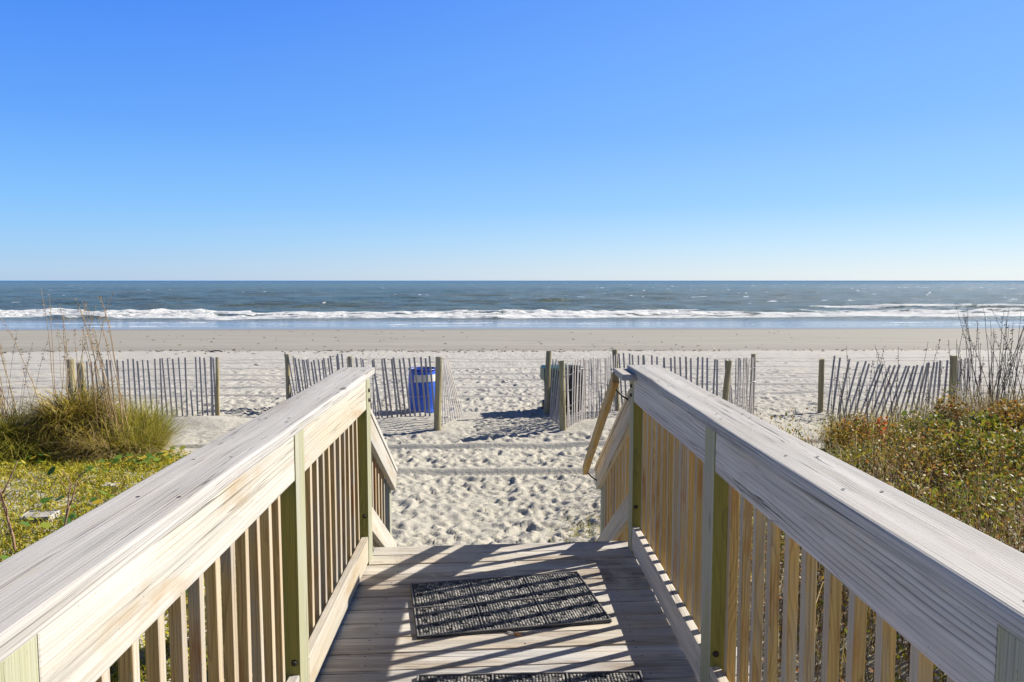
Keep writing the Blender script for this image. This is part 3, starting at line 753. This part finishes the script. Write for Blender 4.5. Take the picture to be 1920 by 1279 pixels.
for h in (.2, .5, .8):
    bm = bmesh.new(); tube(bm, [b + d * h - o for b, d in pts], .004, sides=4, cap=False); link('wire', bm_mesh('wire', bm), M['wire'], r_)
# centre-right fence around the bins
o = Vector((2.5, 14.2, 0)); r_ = empty('sand_fence', o, 'crooked sand fence enclosing the green and black bins beside the path', 'sand fence', 'sand fences')
fence_post(r_, o, 1.01, 14.60, 1.27, (2.5, 0), .055); fence_post(r_, o, 1.19, 12.90, 1.22, (5.5, 0), .055); fence_post(r_, o, 2.50, 15.05, 1.24, (3, 0), .055)
fence_post(r_, o, 4.28, 13.75, 1.12, (4, 0), .055); fence_post(r_, o, 5.12, 14.67, 1.22, (-1, 0), .045)
for f0 in (0,):
    pts = []
    for k in range(15):
        f = (k + .5) / 15; bx, by = 1.06 + .11 * f, 14.5 - 1.45 * f
        bot = Vector((bx, by, gz(bx, by) - .05)); top = Vector((1.11 + .24 * f + random.gauss(0, .012), by + .05, 1.08 + random.uniform(-.03, .04))); d = top - bot
        a_ = R(-86 + random.gauss(0, 7)); lean_picket(r_, o, PK[k % 3], bot, top, Vector((math.cos(a_), math.sin(a_), 0))); pts.append((bot, d))
    for h in (.2, .45, .7, .92):
        bm = bmesh.new(); tube(bm, [b + d * h - o for b, d in pts], .004, sides=4, cap=False); link('wire', bm_mesh('wire', bm), M['wire'], r_)
p_ = fence_run(r_, o, [(1.27, 13.0), (1.75, 13.9), (2.46, 14.95)], .088, lambda f: 2 * math.sin(7 * f), lambda f: .02)
fence_wire(r_, o, p_, ends=((1.2, 12.9), (2.5, 15.05)))
p_ = fence_run(r_, o, [(2.56, 15.0), (3.3, 14.4), (4.22, 13.8)], .10, lambda f: -5 + 6 * f, lambda f: .03)
fence_wire(r_, o, p_, ends=((2.5, 15.05), (4.28, 13.75)))
p_ = fence_run(r_, o, [(4.34, 13.75), (4.75, 14.1), (5.16, 14.6)], .062, lambda f: -4 + 7 * f, lambda f: .03, jit=1.2)
fence_wire(r_, o, p_, ends=((4.28, 13.75), (5.12, 14.67)))
# right fence
o = Vector((7.6, 14, 0)); r_ = empty('sand_fence', o, 'shaded sand fence with slanting pickets beyond the rusty scrub', 'sand fence', 'sand fences')
fence_post(r_, o, 6.64, 14.94, 1.10, (1, 0), .055); fence_post(r_, o, 8.47, 13.53, 1.25, (0, 0), .06)
p_ = fence_run(r_, o, [(6.72, 14.88), (7.6, 14.2), (8.4, 13.6)], .098, lambda f: 4 + 13 * math.sin(math.pi * min(1, f * 1.15)) if f < .87 else 2, lambda f: .05 - .09 * math.sin(math.pi * f))
fence_wire(r_, o, p_, ends=((6.64, 14.94), (8.47, 13.53)))
p_ = fence_run(r_, o, [(8.58, 13.62), (8.95, 13.9), (9.25, 14.3)], .07, lambda f: 3 * f, lambda f: .03)
fence_wire(r_, o, p_, ends=((8.47, 13.53), None))

# ------------------------------------------------------------------ barrel and bins
def barrel():
    x, y = -1.475, 15.1; z = gz(x, y) - .02
    r_ = empty('plastic_barrel', (x, y, z), 'bright blue plastic barrel with a silver label behind the sagging pickets', 'barrel')
    prof = [(0, 0), (.26, 0), (.283, .012), (.29, .03), (.278, .05), (.282, .12), (.296, .28), (.300, .31), (.289, .33), (.300, .35), (.297, .38), (.290, .55), (.286, .60), (.277, .62), (.286, .64), (.282, .74), (.272, .84), (.268, .86)]
    bm = bmesh.new(); lathe(bm, prof, 48); link('body', bm_mesh('body', bm, True), M['blue'], r_)
    bm = bmesh.new(); lathe(bm, [(.269, .855), (.284, .862), (.287, .885), (.276, .90), (.262, .898), (.258, .87), (.24, .862), (0, .866)], 48); link('rim', bm_mesh('rim', bm, True), M['bluerim'], r_)
    bm = bmesh.new(); a0 = R(-90 - 30); lathe(bm, [(.289, .645), (.2855, .74), (.2835, .79)], 24, a0, a0 + R(100), False)
    link('label', bm_mesh('label', bm, True), M['silver'], r_)
barrel()
def green_bin():
    x, y = 1.26, 15.12; z = gz(x, y) - .02
    r_ = empty('trash_cart', (x, y, z), 'dark green plastic trash bin with a wide rim inside the fence corner', 'trash bin', None, R(8))
    bm = bmesh.new()
    def loop(w, d, zz, cr=.05):
        out = []
        for cx, cy, a0 in ((w - cr, d - cr, 0), (-w + cr, d - cr, 90), (-w + cr, -d + cr, 180), (w - cr, -d + cr, 270)):
            for k in range(5): a = R(a0 + 22.5 * k); out.append(bm.verts.new((cx + cr * math.cos(a), cy + cr * math.sin(a), zz)))
        return out
    def skin(ls, cap0=True, cap1=True):
        for A, B in zip(ls, ls[1:]):
            n = len(A)
            for k in range(n): bm.faces.new((A[k], A[(k + 1) % n], B[(k + 1) % n], B[k]))
        if cap0: bm.faces.new(ls[0][::-1])
        if cap1: bm.faces.new(ls[-1])
    skin([loop(.19, .22, .10), loop(.20, .23, .14), loop(.235, .27, .70), loop(.245, .28, .88)], True, False)
    link('body', bm_mesh('body', bm, True), M['green'], r_)
    bm = bmesh.new(); skin([loop(.247, .282, .86), loop(.275, .31, .865), loop(.28, .315, .90), loop(.25, .285, .925), loop(.12, .15, .94)]); link('lid', bm_mesh('lid', bm), M['green'], r_)
    bm = bmesh.new(); skin([loop(.205, .235, .0), loop(.21, .24, .02), loop(.212, .242, .24)], True, True); link('base', bm_mesh('base', bm), M['black'], r_)
    bm = bmesh.new(); box_bm(bm, .04, .40, .26, (-.285, 0, .78), None, .01, 2); link('side_handle', bm_mesh('side_handle', bm), M['green'], r_)
    for sx in (-.2, .2):
        bm = bmesh.new(); lathe(bm, [(0, -.025), (.07, -.025), (.10, -.02), (.105, 0), (.10, .02), (.07, .025), (0, .025)], 24)
        link('wheel', bm_mesh('wheel', bm, True), M['black'], r_, (sx * 1.16, .2, .105), (0, math.pi / 2, 0))
green_bin()
def black_bin():
    x, y = 1.60, 14.98; z = gz(x, y) + .03
    r_ = empty('trash_can', (x, y, z), 'black rounded trash can standing right of the green bin', 'trash bin')
    prof = [(0, 0), (.15, 0), (.175, .02), (.21, .15), (.235, .35), (.238, .50), (.225, .66), (.20, .78), (.185, .83)]
    bm = bmesh.new(); lathe(bm, prof, 36); link('body', bm_mesh('body', bm, True), M['black'], r_)
    bm = bmesh.new(); lathe(bm, [(.185, .825), (.205, .83), (.207, .85), (.19, .865), (.12, .90), (0, .915)], 36); link('lid', bm_mesh('lid', bm, True), M['black'], r_)
    for sx in (-.06, .06):
        bm = bmesh.new(); box_bm(bm, .035, .012, .05, (0, 0, 0), None, .004, 1); link('clasp', bm_mesh('clasp', bm), M['silver'], r_, (.02 + sx, -.19, .80))
black_bin()

# ------------------------------------------------------------------ plants
def blades(base, az, L, lean, curl, w, seg=6, twist=None):
    """curved tapering strips; every argument an array of n"""
    n = len(L); t = np.linspace(0, 1, seg + 1)[None, :]
    L = L[:, None]; lean = lean[:, None]; curl = curl[:, None]
    ang = lean + curl * t                           # angle from vertical along the blade
    ang = ang + np.cumsum(rng.normal(0, .13, ang.shape), 1)
    dt = 1.0 / seg
    hx = np.concatenate([np.zeros((n, 1)), np.cumsum(np.sin((ang[:, :-1] + ang[:, 1:]) / 2) * dt * L, 1)], 1)
    hz = np.concatenate([np.zeros((n, 1)), np.cumsum(np.cos((ang[:, :-1] + ang[:, 1:]) / 2) * dt * L, 1)], 1)
    az2 = az[:, None] + (0 if twist is None else twist[:, None] * t * t) + np.cumsum(rng.normal(0, .10, ang.shape), 1)
    cx = base[:, 0:1] + hx * np.cos(az2); cy = base[:, 1:2] + hx * np.sin(az2); cz = base[:, 2:3] + hz
    wd = w[:, None] * (1 - t ** 1.5 * .92) * .5
    wa = az[:, None] + 1.5708
    V = np.empty((n, seg + 1, 2, 3))
    for k, s in ((0, -1), (1, 1)):
        V[:, :, k, 0] = cx + s * wd * np.cos(wa); V[:, :, k, 1] = cy + s * wd * np.sin(wa); V[:, :, k, 2] = cz
    b = (np.arange(n) * (seg + 1) * 2)[:, None]; j = (np.arange(seg) * 2)[None, :]
    q = b + j
    Fq = np.stack([q, q + 1, q + 3, q + 2], -1).reshape(-1, 4)
    return V.reshape(-1, 3), Fq
def U(n, a, b): return rng.uniform(a, b, n)
def grass_mesh(name, n, r, Lr, leanr, curlr, w, drop=0.0, sx=1., sy=1., azbias=None, z=None, seg=6):
    rr = r * np.sqrt(rng.random(n)); a = U(n, 0, 6.283)
    bx = rr * np.cos(a) * sx; by = rr * np.sin(a) * sy
    az = a + rng.normal(0, .6, n)
    if azbias is not None: az = np.where(rng.random(n) < azbias[1], azbias[0] + rng.normal(0, .5, n), az)
    L = U(n, *Lr); lean = U(n, *leanr) * (.4 + .6 * rr / r); curl = U(n, *curlr)
    bz = np.full(n, -.03) if z is None else U(n, *z)
    V, Fq = blades(np.stack([bx, by, bz], 1), az, L, lean, curl, U(n, w * .6, w * 1.3), seg, rng.normal(0, .5, n))
    V[:, 2] = np.maximum(V[:, 2], -.02 + .02 * rng.random(len(V)))
    return np_mesh(name, V, Fq)
def leaf_mesh(name, C, size, flat=.3, fold=.25):
    n = len(C); a = U(n, 0, 6.283); el = np.clip(rng.normal(0, 1, n), -1.4, 1.4) * (1 - flat) * .9
    d = np.stack([np.cos(a) * np.cos(el), np.sin(a) * np.cos(el), np.sin(el)], 1)
    up = np.stack([rng.normal(0, 1 - flat, n), rng.normal(0, 1 - flat, n), np.ones(n)], 1)
    s = np.cross(d, up); s /= np.linalg.norm(s, axis=1)[:, None] + 1e-9
    nn = np.cross(s, d); sz = (size * U(n, .6, 1.4))[:, None]
    V = np.empty((n, 4, 3)); V[:, 0] = C - d * sz * .5; V[:, 2] = C + d * sz * .5
    V[:, 1] = C + s * sz * .3 + nn * sz * fold * .3; V[:, 3] = C - s * sz * .3 + nn * sz * fold * .3
    b = (np.arange(n) * 4)[:, None]
    return np_mesh(name, V, b + np.arange(4)[None, :])
def stalk(root, h, lean, az, m, seeds=True, base=(0, 0, 0), r=.0042, droop=.25, name='seed_stalk'):
    bm = bmesh.new(); pts = []; n = 10; ang = lean; p = Vector(base); d0 = Vector((math.cos(az), math.sin(az), 0))
    for k in range(n + 1):
        pts.append(p.copy()); f = k / n
        a = lean + droop * f ** 3
        p = p + (d0 * math.sin(a) + Vector((0, 0, 1)) * math.cos(a)) * (h / n) + Vector((random.gauss(0, .006), random.gauss(0, .006), 0))
    tube(bm, pts, r, r * .35, sides=4)
    # dry leaves along the stalk
    for k in range(random.randint(2, 4)):
        f = random.uniform(.15, .6); q = pts[int(f * n)]; a = random.uniform(0, 6.28); L = random.uniform(.2, .42); prev = None
        for j in range(5):
            t = j / 4; c = q + Vector((math.cos(a), math.sin(a), 0)) * L * t * .75 + Vector((0, 0, L * (.75 * t - .75 * t * t))); w = .005 * (1 - t * .9)
            e = (bm.verts.new(c + Vector((-math.sin(a) * w, math.cos(a) * w, 0))), bm.verts.new(c - Vector((-math.sin(a) * w, math.cos(a) * w, 0))))
            if prev: bm.faces.new((prev[0], prev[1], e[1], e[0]))
            prev = e
    if seeds:
        for k in range(random.randint(8, 18)):
            f = random.uniform(.74, 1.0); i = min(n - 1, int(f * n)); q = pts[i].lerp(pts[i + 1], f * n - i)
            a = random.uniform(0, 6.28); L = random.uniform(.018, .035); t = Vector((math.cos(a) * .7, math.sin(a) * .7, random.uniform(-.9, .5))).normalized()
            q2 = q + Vector((math.cos(a), math.sin(a), -.3)) * random.uniform(.004, .03)
            s = t.orthogonal().normalized() * L * .26
            vs = [bm.verts.new(v) for v in (q2 - t * L * .5, q2 + s, q2 + t * L * .5, q2 - s)]; bm.faces.new(vs)
            s2 = t.cross(s); vs = [bm.verts.new(v) for v in (q2 - t * L * .5, q2 + s2, q2 + t * L * .5, q2 - s2)]; bm.faces.new(vs)
    return link(name, bm_mesh(name, bm), m, root)
def plant(name, x, y, lab, cat, group=None):
    return empty(name, (x, y, gz(x, y)), lab, cat, group)
GL = 'dune grass clumps left of the deck'
# big olive mop
r_ = plant('dune_grass', -5.85, 10.35, 'largest mounded clump of olive and rust dune grass with a dark hollow below', 'grass', GL)
link('blades', grass_mesh('blades', 2700, .26, (.45, 1.0), (.05, .75), (1.0, 2.9), .018, azbias=(.6, .3), z=(.15, .48)), M['mop'], r_)
link('dead_blades', grass_mesh('dead_blades', 1700, .36, (.4, .9), (.2, 1.1), (1.0, 2.6), .014, z=(.1, .45)), M['mopbrown'], r_)
for k in range(12): stalk(r_, random.uniform(1.5, 2.4), random.uniform(.02, .28), random.uniform(0, 6.28), M['stalk'], r=.0065, base=(random.uniform(-.25, .45), random.uniform(-.2, .2), .1))
# drooping yellow clump at the left
r_ = plant('dune_grass', -6.5, 9.95, 'drooping yellow green grass clump whose straw stalks lean out to the left', 'grass', GL)
link('blades', grass_mesh('blades', 1500, .16, (.7, 1.15), (.0, .5), (1.2, 2.8), .015, azbias=(-1.2, .5)), M['greengrass'], r_)
link('dead_blades', grass_mesh('dead_blades', 1300, .30, (.4, .85), (.2, 1.0), (.8, 2.2), .010), M['mopbrown'], r_)
for k in range(13): stalk(r_, random.uniform(1.2, 1.9), random.uniform(.1, .42), math.pi + random.gauss(.1, .4), M['stalk'], r=.0065, base=(random.uniform(-.15, .2), random.uniform(-.1, .1), .35))
# straw clump in front
r_ = plant('dune_grass', -5.12, 9.95, 'straw coloured grass clump with bent dry blades beside the dark hollow', 'grass', GL)
link('blades', grass_mesh('blades', 1900, .26, (.4, .85), (.2, .9), (1.0, 2.6), .015), M['straw'], r_)
link('green_blades', grass_mesh('green_blades', 900, .30, (.4, .8), (.1, .8), (.6, 2.0), .013), M['mop'], r_)
for k in range(13): stalk(r_, random.uniform(1.3, 2.1), random.uniform(.02, .2), random.uniform(1.8, 4.0), M['stalk'], r=.0065, base=(random.uniform(-.2, .25), random.uniform(-.1, .25), .15))
# upright green tufts to the right
r_ = plant('dune_grass', -5.05, 10.5, 'upright green grass tuft in front of the sand mound, behind the straw clump', 'grass', GL)
link('blades', grass_mesh('blades', 1700, .30, (.45, .95), (.0, .5), (.1, 1.2), .013, azbias=(.2, .5)), M['greengrass'], r_)
for k in range(3): stalk(r_, random.uniform(.9, 1.4), random.uniform(.02, .2), random.uniform(0, 6.28), M['stalk'])
r_ = plant('dune_grass', -4.78, 10.0, 'short green grass tuft closest to the cream railing, bending right', 'grass', GL)
link('blades', grass_mesh('blades', 1300, .22, (.3, .65), (.0, .5), (.2, 1.4), .011, azbias=(.0, .5)), M['greengrass'], r_)
# sparse stalks behind
r_ = plant('sea_oats', -6.9, 11.2, 'sparse tall sea oat stalks rising behind the leftmost grass', 'grass', GL)
for k in range(12): stalk(r_, random.uniform(1.3, 2.1), random.uniform(.02, .25), random.uniform(0, 6.28), M['stalk'] if k % 2 else M['stalkgrey'], base=(random.uniform(-.6, .5), random.uniform(-.4, .4), 0))
link('blades', grass_mesh('blades', 700, .6, (.4, .9), (.0, .7), (.4, 1.6), .008), M['mop'], r_)

# low ground cover on the left dune
def scatter(n, x0, x1, y0, y1, keep):
    x = U(n, x0, x1); y = U(n, y0, y1); k = keep(x, y) > rng.random(n); return x[k], y[k]
lk = lambda x, y: sstep(1.2, 2.3, -x) * sstep(10.9, 9.9, y + .25 * (x + 5)) * sstep(3.2, 4.4, y) * (.42 + .58 * sstep(.36, .56, fbm(x * 1.5, y * 1.5, 4)))
x, y = scatter(210000, -8, -1.2, 3.2, 10.8, lk); z = ground(x, y); n = len(x); h = n // 2
V1, F1 = blades(np.stack([x[:h], y[:h], z[:h] - .01], 1), U(h, 0, 6.28), U(h, .05, .16), U(h, .1, 1.2), U(h, .2, 1.4), U(h, .009, .017), 2)
lm_ = leaf_mesh('tmp', np.stack([x[h:], y[h:], z[h:] + .09 * rng.random(n - h)], 1), .025, .35); v2 = np.empty(len(lm_.vertices) * 3, np.float32); lm_.vertices.foreach_get('co', v2)
V1 = np.concatenate([V1, v2.reshape(-1, 3)]); F1 = np.concatenate([F1, np.arange(h * 6, h * 6 + (n - h) * 4).reshape(-1, 4)]); bpy.data.meshes.remove(lm_)
o_ = link('ground_cover', np_mesh('ground_cover', V1, F1), M['cover']); tag(o_, 'yellow green creeping ground cover on the dune left of the deck', 'ground cover', kind='stuff')
x, y = scatter(5200, -9, -1.6, 3.6, 10.6, lambda x, y: lk(x, y) * sstep(.48, .60, fbm(x * 1.6 + 50, y * 1.6, 2)))
n = len(x); z = ground(x, y) + U(n, .05, .14); k8 = 8; a = np.arange(k8) * 6.2832 / k8
rad = U(n, .022, .05)[:, None]; tx = rng.normal(0, .35, (n, 1)); ty = rng.normal(0, .35, (n, 1))
Vx = x[:, None] + rad * np.cos(a); Vy = y[:, None] + rad * np.sin(a); Vz = z[:, None] + rad * (np.cos(a) * tx + np.sin(a) * ty)
Fq = np.arange(n * k8).reshape(n, k8)
o_ = link('pennywort', np_mesh('pennywort', np.stack([Vx, Vy, Vz], -1), Fq), M['round']); tag(o_, 'round green and yellow creeping leaves scattered through the ground cover', 'leaves', kind='stuff')
# low weeds either side of the foot of the stairs
x, y = scatter(2600, .55, 1.3, 5.9, 8.3, lambda x, y: .9 * np.exp(-((x - 1.0) / .3) ** 2 - ((y - 7.6) / .5) ** 2))
x2, y2 = scatter(900, -1.2, -.5, 6.6, 8.0, lambda x, y: .55 * np.exp(-((x + 1.05) / .2) ** 2 - ((y - 7.3) / .35) ** 2))
x = np.concatenate([x, x2]); y = np.concatenate([y, y2]); z = ground(x, y)
V1, F1 = blades(np.stack([x, y, z - .01], 1), U(len(x), 0, 6.28), U(len(x), .03, .09), U(len(x), .3, 1.2), U(len(x), .2, 1.2), U(len(x), .006, .011), 2)
o_ = link('beach_weed', np_mesh('beach_weed', V1, F1), M['cover']); tag(o_, 'sparse yellow weeds on the sand beside the foot of the steps', 'weeds', kind='stuff')

# dry scrub right of the deck
def scrub_top(x, y): return .10 + .95 * sstep(.28, .75, fbm(x * 1.3 + 5, y * 1.3 + 2, 3)) * (.45 + .55 * vnoise(x * 3.5, y * 3.5))
def sk(x, y):
    e = fbm(x * .8 + 60, y * .8, 3)
    return sstep(1.35, 2.2, x + .5 * (e - .5)) * sstep(10.9, 9.4, y + 2.2 * (e - .5) - .35 * np.clip(x - 5.6, 0, 4)) * sstep(1.0, 2.5, y)
x, y = scatter(150000, 1.3, 11, 1.0, 12.4, lambda x, y: sk(x, y) * (.25 + .75 * sstep(3, 8, x + y - 2)))
h = scrub_top(x, y); z = ground(x, y) + h * np.clip(rng.beta(3, 1.3, len(x)), 0, 1)
g = fbm(x * .7 + 20, y * .7 + 9, 3) + rng.normal(0, .08, len(x))
for nm, sel, m, lab, cat in (('dune_scrub', g < .50, 'scrub', 'rust and olive dry scrub covering the dune right of the deck', 'scrub'), ('green_scrub', g >= .50, 'scrubgreen', 'greener leafy patches in the scrub right of the deck', 'scrub')):
    C = np.stack([x[sel], y[sel], z[sel]], 1)
    o_ = link(nm, leaf_mesh(nm, C, .034, .1), M[m]); tag(o_, lab, cat, kind='stuff')
x, y = scatter(38000, 1.3, 11, 1.0, 12.6, sk); n = len(x)
V1, F1 = blades(np.stack([x, y, ground(x, y) - .02], 1), U(n, 0, 6.28), scrub_top(x, y) * U(n, .7, 1.35), U(n, 0, .8), U(n, -.4, 1.4), U(n, .006, .012), 4)
o_ = link('scrub_twigs', np_mesh('scrub_twigs', V1, F1), M['scrubblade']); tag(o_, 'tangled dry twigs and grass blades through the scrub', 'scrub', kind='stuff')

GR = 'dune plants right of the deck'
def tuft(x, y, lab, n, L, m, ns, hs, ms='stalkgrey', r=.3, lean=(0, .5), curl=(.1, 1.3), spread=.4, cat='grass', sl=(.0, .16)):
    r_ = plant('sea_oats' if ns else 'dune_grass', x, y, lab, cat, GR)
    if n: link('blades', grass_mesh('blades', n, r, L, lean, curl, .009), M[m], r_)
    for k in range(ns): stalk(r_, random.uniform(*hs), random.uniform(*sl), random.uniform(0, 6.28), M[ms], r=.0068, base=(random.gauss(0, spread), random.gauss(0, spread * .6), 0), seeds=random.random() < .6, droop=random.uniform(0, .3))
    return r_
p = at(1588, 850, Y=11.0); tuft(p.x, 11.0, 'brownish grass tuft with thin stalks right beside the end of the grey railing cap', 1300, (.25, .7), 'mop', 14, (.9, 1.45), spread=.35)
p = at(1672, 850, Y=11.2); tuft(p.x, 11.2, 'tall thin grey stalks standing before the middle of the slanting pickets', 800, (.3, .8), 'mop', 18, (.9, 1.75), spread=.42)
p = at(1740, 850, Y=10.9); tuft(p.x, 10.9, 'sparse short grey stalks on bare sand before the right fence post', 400, (.2, .6), 'mopbrown', 11, (.7, 1.25), spread=.4)
p = at(1850, 850, Y=10.8); tuft(p.x, 10.8, 'dense stand of tall grey sea oat stalks right of the fence end', 900, (.4, .9), 'mop', 38, (1.1, 2.2), spread=.42, sl=(0, .3))
p = at(1925, 850, Y=10.2); tuft(p.x, 10.2, 'tall grey sea oat stalks cut by the right edge of the photo', 900, (.4, .9), 'mop', 36, (1.0, 2.1), spread=.4, sl=(0, .3))
p = at(1815, 870, Y=10.0); tuft(p.x, 10.0, 'straw coloured arching grass clump at the foot of the tall stalks', 2200, (.5, 1.15), 'straw', 0, (1, 1), r=.4, curl=(.6, 2.2))
p = at(1900, 860, Y=9.6); tuft(p.x, 9.6, 'rust coloured arching grass clump on the crest of the scrub', 2200, (.5, 1.1), 'mopbrown', 0, (1, 1), r=.45, curl=(.6, 2.2))
# leafy shrubs on the rise to the right
def shrub(px, py, Y, rx, rz, n, m, lab, leaf=.05):
    p = at(px, py, Y=Y); r_ = plant('dune_shrub', p.x, Y, lab, 'shrub', GR)
    C = []
    for _ in range(9):
        c = np.array([random.gauss(0, rx * .5), random.gauss(0, rx * .45), random.uniform(.3, .95) * rz]); q = rng.normal(0, 1, (n // 9, 3)); q /= np.linalg.norm(q, axis=1)[:, None]
        C.append(c + q * (rng.random((n // 9, 1)) ** .4) * np.array([rx * .42, rx * .42, rz * .3]))
    C = np.concatenate(C); C[:, 2] = np.maximum(C[:, 2], .05)
    link('foliage', leaf_mesh('foliage', C, leaf, .1), M[m], r_)
    bm = bmesh.new()
    for k in range(14):
        q = C[random.randrange(len(C))]; tube(bm, [(0, 0, -.05), (q[0] * .4 + random.gauss(0, .03), q[1] * .4, q[2] * .5), tuple(q * 1.04)], .007, .002, sides=4, cap=False)
    link('twigs', bm_mesh('twigs', bm), M['twig'], r_)
shrub(1900, 870, 9.0, .6, .70, 2600, 'scrub', 'rust and olive leafy shrub on the rise at the right edge of the photo')
shrub(1835, 905, 8.6, .45, .62, 2000, 'scrubgreen', 'dull green shrub left of the rusty shrub on the rise')
shrub(1880, 960, 7.4, .5, .62, 2200, 'scrubgreen', 'low bright green shrub nearest the grey railing cap at lower right', .045)
shrub(1770, 920, 7.9, .4, .55, 1500, 'scrub', 'small rusty shrub in the middle of the scrub slope', .042)
shrub(1620, 860, 9.9, .45, .5, 1500, 'scrub', 'low brown shrub behind the red leaved weed beside the railing', .04)
# red-leaved weed
p = at(1651, 862, Y=9.3)
r_ = plant('red_weed', p.x, 9.3, 'upright weed with bright orange red leaves in the scrub', 'weed', GR)
bm = bmesh.new(); tube(bm, [(0, 0, 0), (.01, 0, .25), (0, .01, .52)], .006, .003, sides=5); link('stem', bm_mesh('stem', bm), M['twig'], r_)
n = 46; zz = U(n, .18, .58); aa = U(n, 0, 6.28); rr = U(n, .015, .07); link('leaves', leaf_mesh('leaves', np.stack([rr * np.cos(aa), rr * np.sin(aa), zz], 1), .06, .1), M['redleaf'], r_)
# leafy green weeds
for px, py, Y, lab in ((1700, 862, 8.8, 'leafy yellow green weed poking above the scrub next to the red weed'), (1815, 890, 8.2, 'taller leafy green weed in the middle of the scrub slope')):
    p = at(px, py, Y=Y); r_ = plant('green_weed', p.x, Y, lab, 'weed', GR)
    bm = bmesh.new(); tube(bm, [(0, 0, 0), (.01, 0, .3), (.03, .01, .6)], .006, .003, sides=5); link('stem', bm_mesh('stem', bm), M['twig'], r_)
    n = 40; zz = U(n, .25, .68); aa = U(n, 0, 6.28); rr = U(n, .02, .12); link('leaves', leaf_mesh('leaves', np.stack([rr * np.cos(aa), rr * np.sin(aa), zz], 1), .085, .2), M['scrubgreen'], r_)

# bare twigs and boards on the left dune
def twig(bm, p, d, L, r, depth):
    pts = [p.copy()]
    for k in range(4):
        d = (d + Vector((random.gauss(0, .16), random.gauss(0, .16), random.gauss(.03, .08)))).normalized(); p = p + d * L / 4; pts.append(p.copy())
        if depth and k > 0 and random.random() < .75: twig(bm, p, (d + Vector((random.gauss(0, .7), random.gauss(0, .5), random.gauss(.1, .3)))).normalized(), L * random.uniform(.4, .7), r * .6, depth - 1)
    tube(bm, pts, r, r * .5, sides=5)
for px, py, Y, d, L, lab in ((30, 1050, 6.1, (.02, .05, 1), .75, 'bare reddish forked twig standing at the left edge of the photo'), (100, 1000, 6.2, (.42, .1, .8), .48, 'bare leaning twig beside the pale board in the ground cover'), (10, 960, 7.4, (-.3, .0, .8), .8, 'bare tangled bush at the left edge under the drooping grass')):
    p = at(px, py, Y=Y); r_ = plant('bare_twig', p.x, Y, lab, 'twig', 'bare twigs on the left dune')
    bm = bmesh.new(); twig(bm, Vector((0, 0, -.03)), Vector(d).normalized(), L, .013, 2); link('branches', bm_mesh('branches', bm, True), M['twig'], r_)
def slab(name, px, py, sx, sy, sz, rz, m, lab, cat, dz=.03):
    p = at(px, py, z=.36); bm = bmesh.new(); box_bm(bm, sx, sy, sz, bev=.006)
    bmesh.ops.subdivide_edges(bm, edges=bm.edges[:], cuts=2)
    for v in bm.verts: v.co += Vector((random.gauss(0, .006), random.gauss(0, .006), random.gauss(0, .004)))
    o_ = link(name, bm_mesh(name, bm), m, None, (p.x, p.y, gz(p.x, p.y) + dz), (R(random.uniform(-5, 9)), R(random.uniform(-5, 5)), R(rz))); tag(o_, lab, cat)
slab('driftwood_board', 74, 985, .31, .16, .05, -8, M['capX'], 'pale broken board lying in the yellow ground cover by the twigs', 'driftwood', .045)
slab('driftwood_board', 208, 917, .16, .13, .04, 14, M['stone'], 'flat whitish slab half buried among the round leaves', 'stone', .015)
0 and slab('driftwood_board', 155, 968, .28, .12, .05, 24, M['capX'], 'small grey board end next to the cream railing cap', 'driftwood', .05)

# wrack and small debris on the beach
x = np.concatenate([rng.normal(0, 26, 420), U(140, -22, 22)]); y = np.concatenate([32.9 + rng.normal(0, .45, 420), U(140, 24, 56)])
n = len(x); V = []; Fq = []
for i in range(n):
    b = len(V); L = random.uniform(.03, .13) * (1.3 if i % 17 == 0 else 1); a = random.uniform(-.5, .5); zc = gz(x[i], y[i]) + .012; h = random.uniform(.015, .04)
    for s, t in ((-1, -.3), (1, -.3), (1, .3), (-1, .3)): V.append((x[i] + L * s * math.cos(a) - L * t * math.sin(a), y[i] + L * s * math.sin(a) + L * t * math.cos(a), zc - .02))
    V.append((x[i] + random.gauss(0, .02), y[i], zc + h)); Fq += [(b, b + 1, b + 4), (b + 1, b + 2, b + 4), (b + 2, b + 3, b + 4), (b + 3, b, b + 4)]
o_ = link('seaweed', np_mesh('seaweed', V, Fq), M['weed']); tag(o_, 'dark seaweed scraps strewn along the high water line', 'seaweed', kind='stuff')
for px, py, lab in ((405, 661, 'dark driftwood stick on the dry sand just below the wrack line'), ):
    p = at(px, py, z=-.45); bm = bmesh.new(); tube(bm, [(-.25, 0, 0), (-.1, .03, .04), (.1, 0, .05), (.27, .05, .0)], .035, .02, sides=7)
    o_ = link('driftwood_stick', bm_mesh('driftwood_stick', bm, True), M['bolt'], None, (p.x, p.y, gz(p.x, p.y) + .02)); tag(o_, lab, 'driftwood')
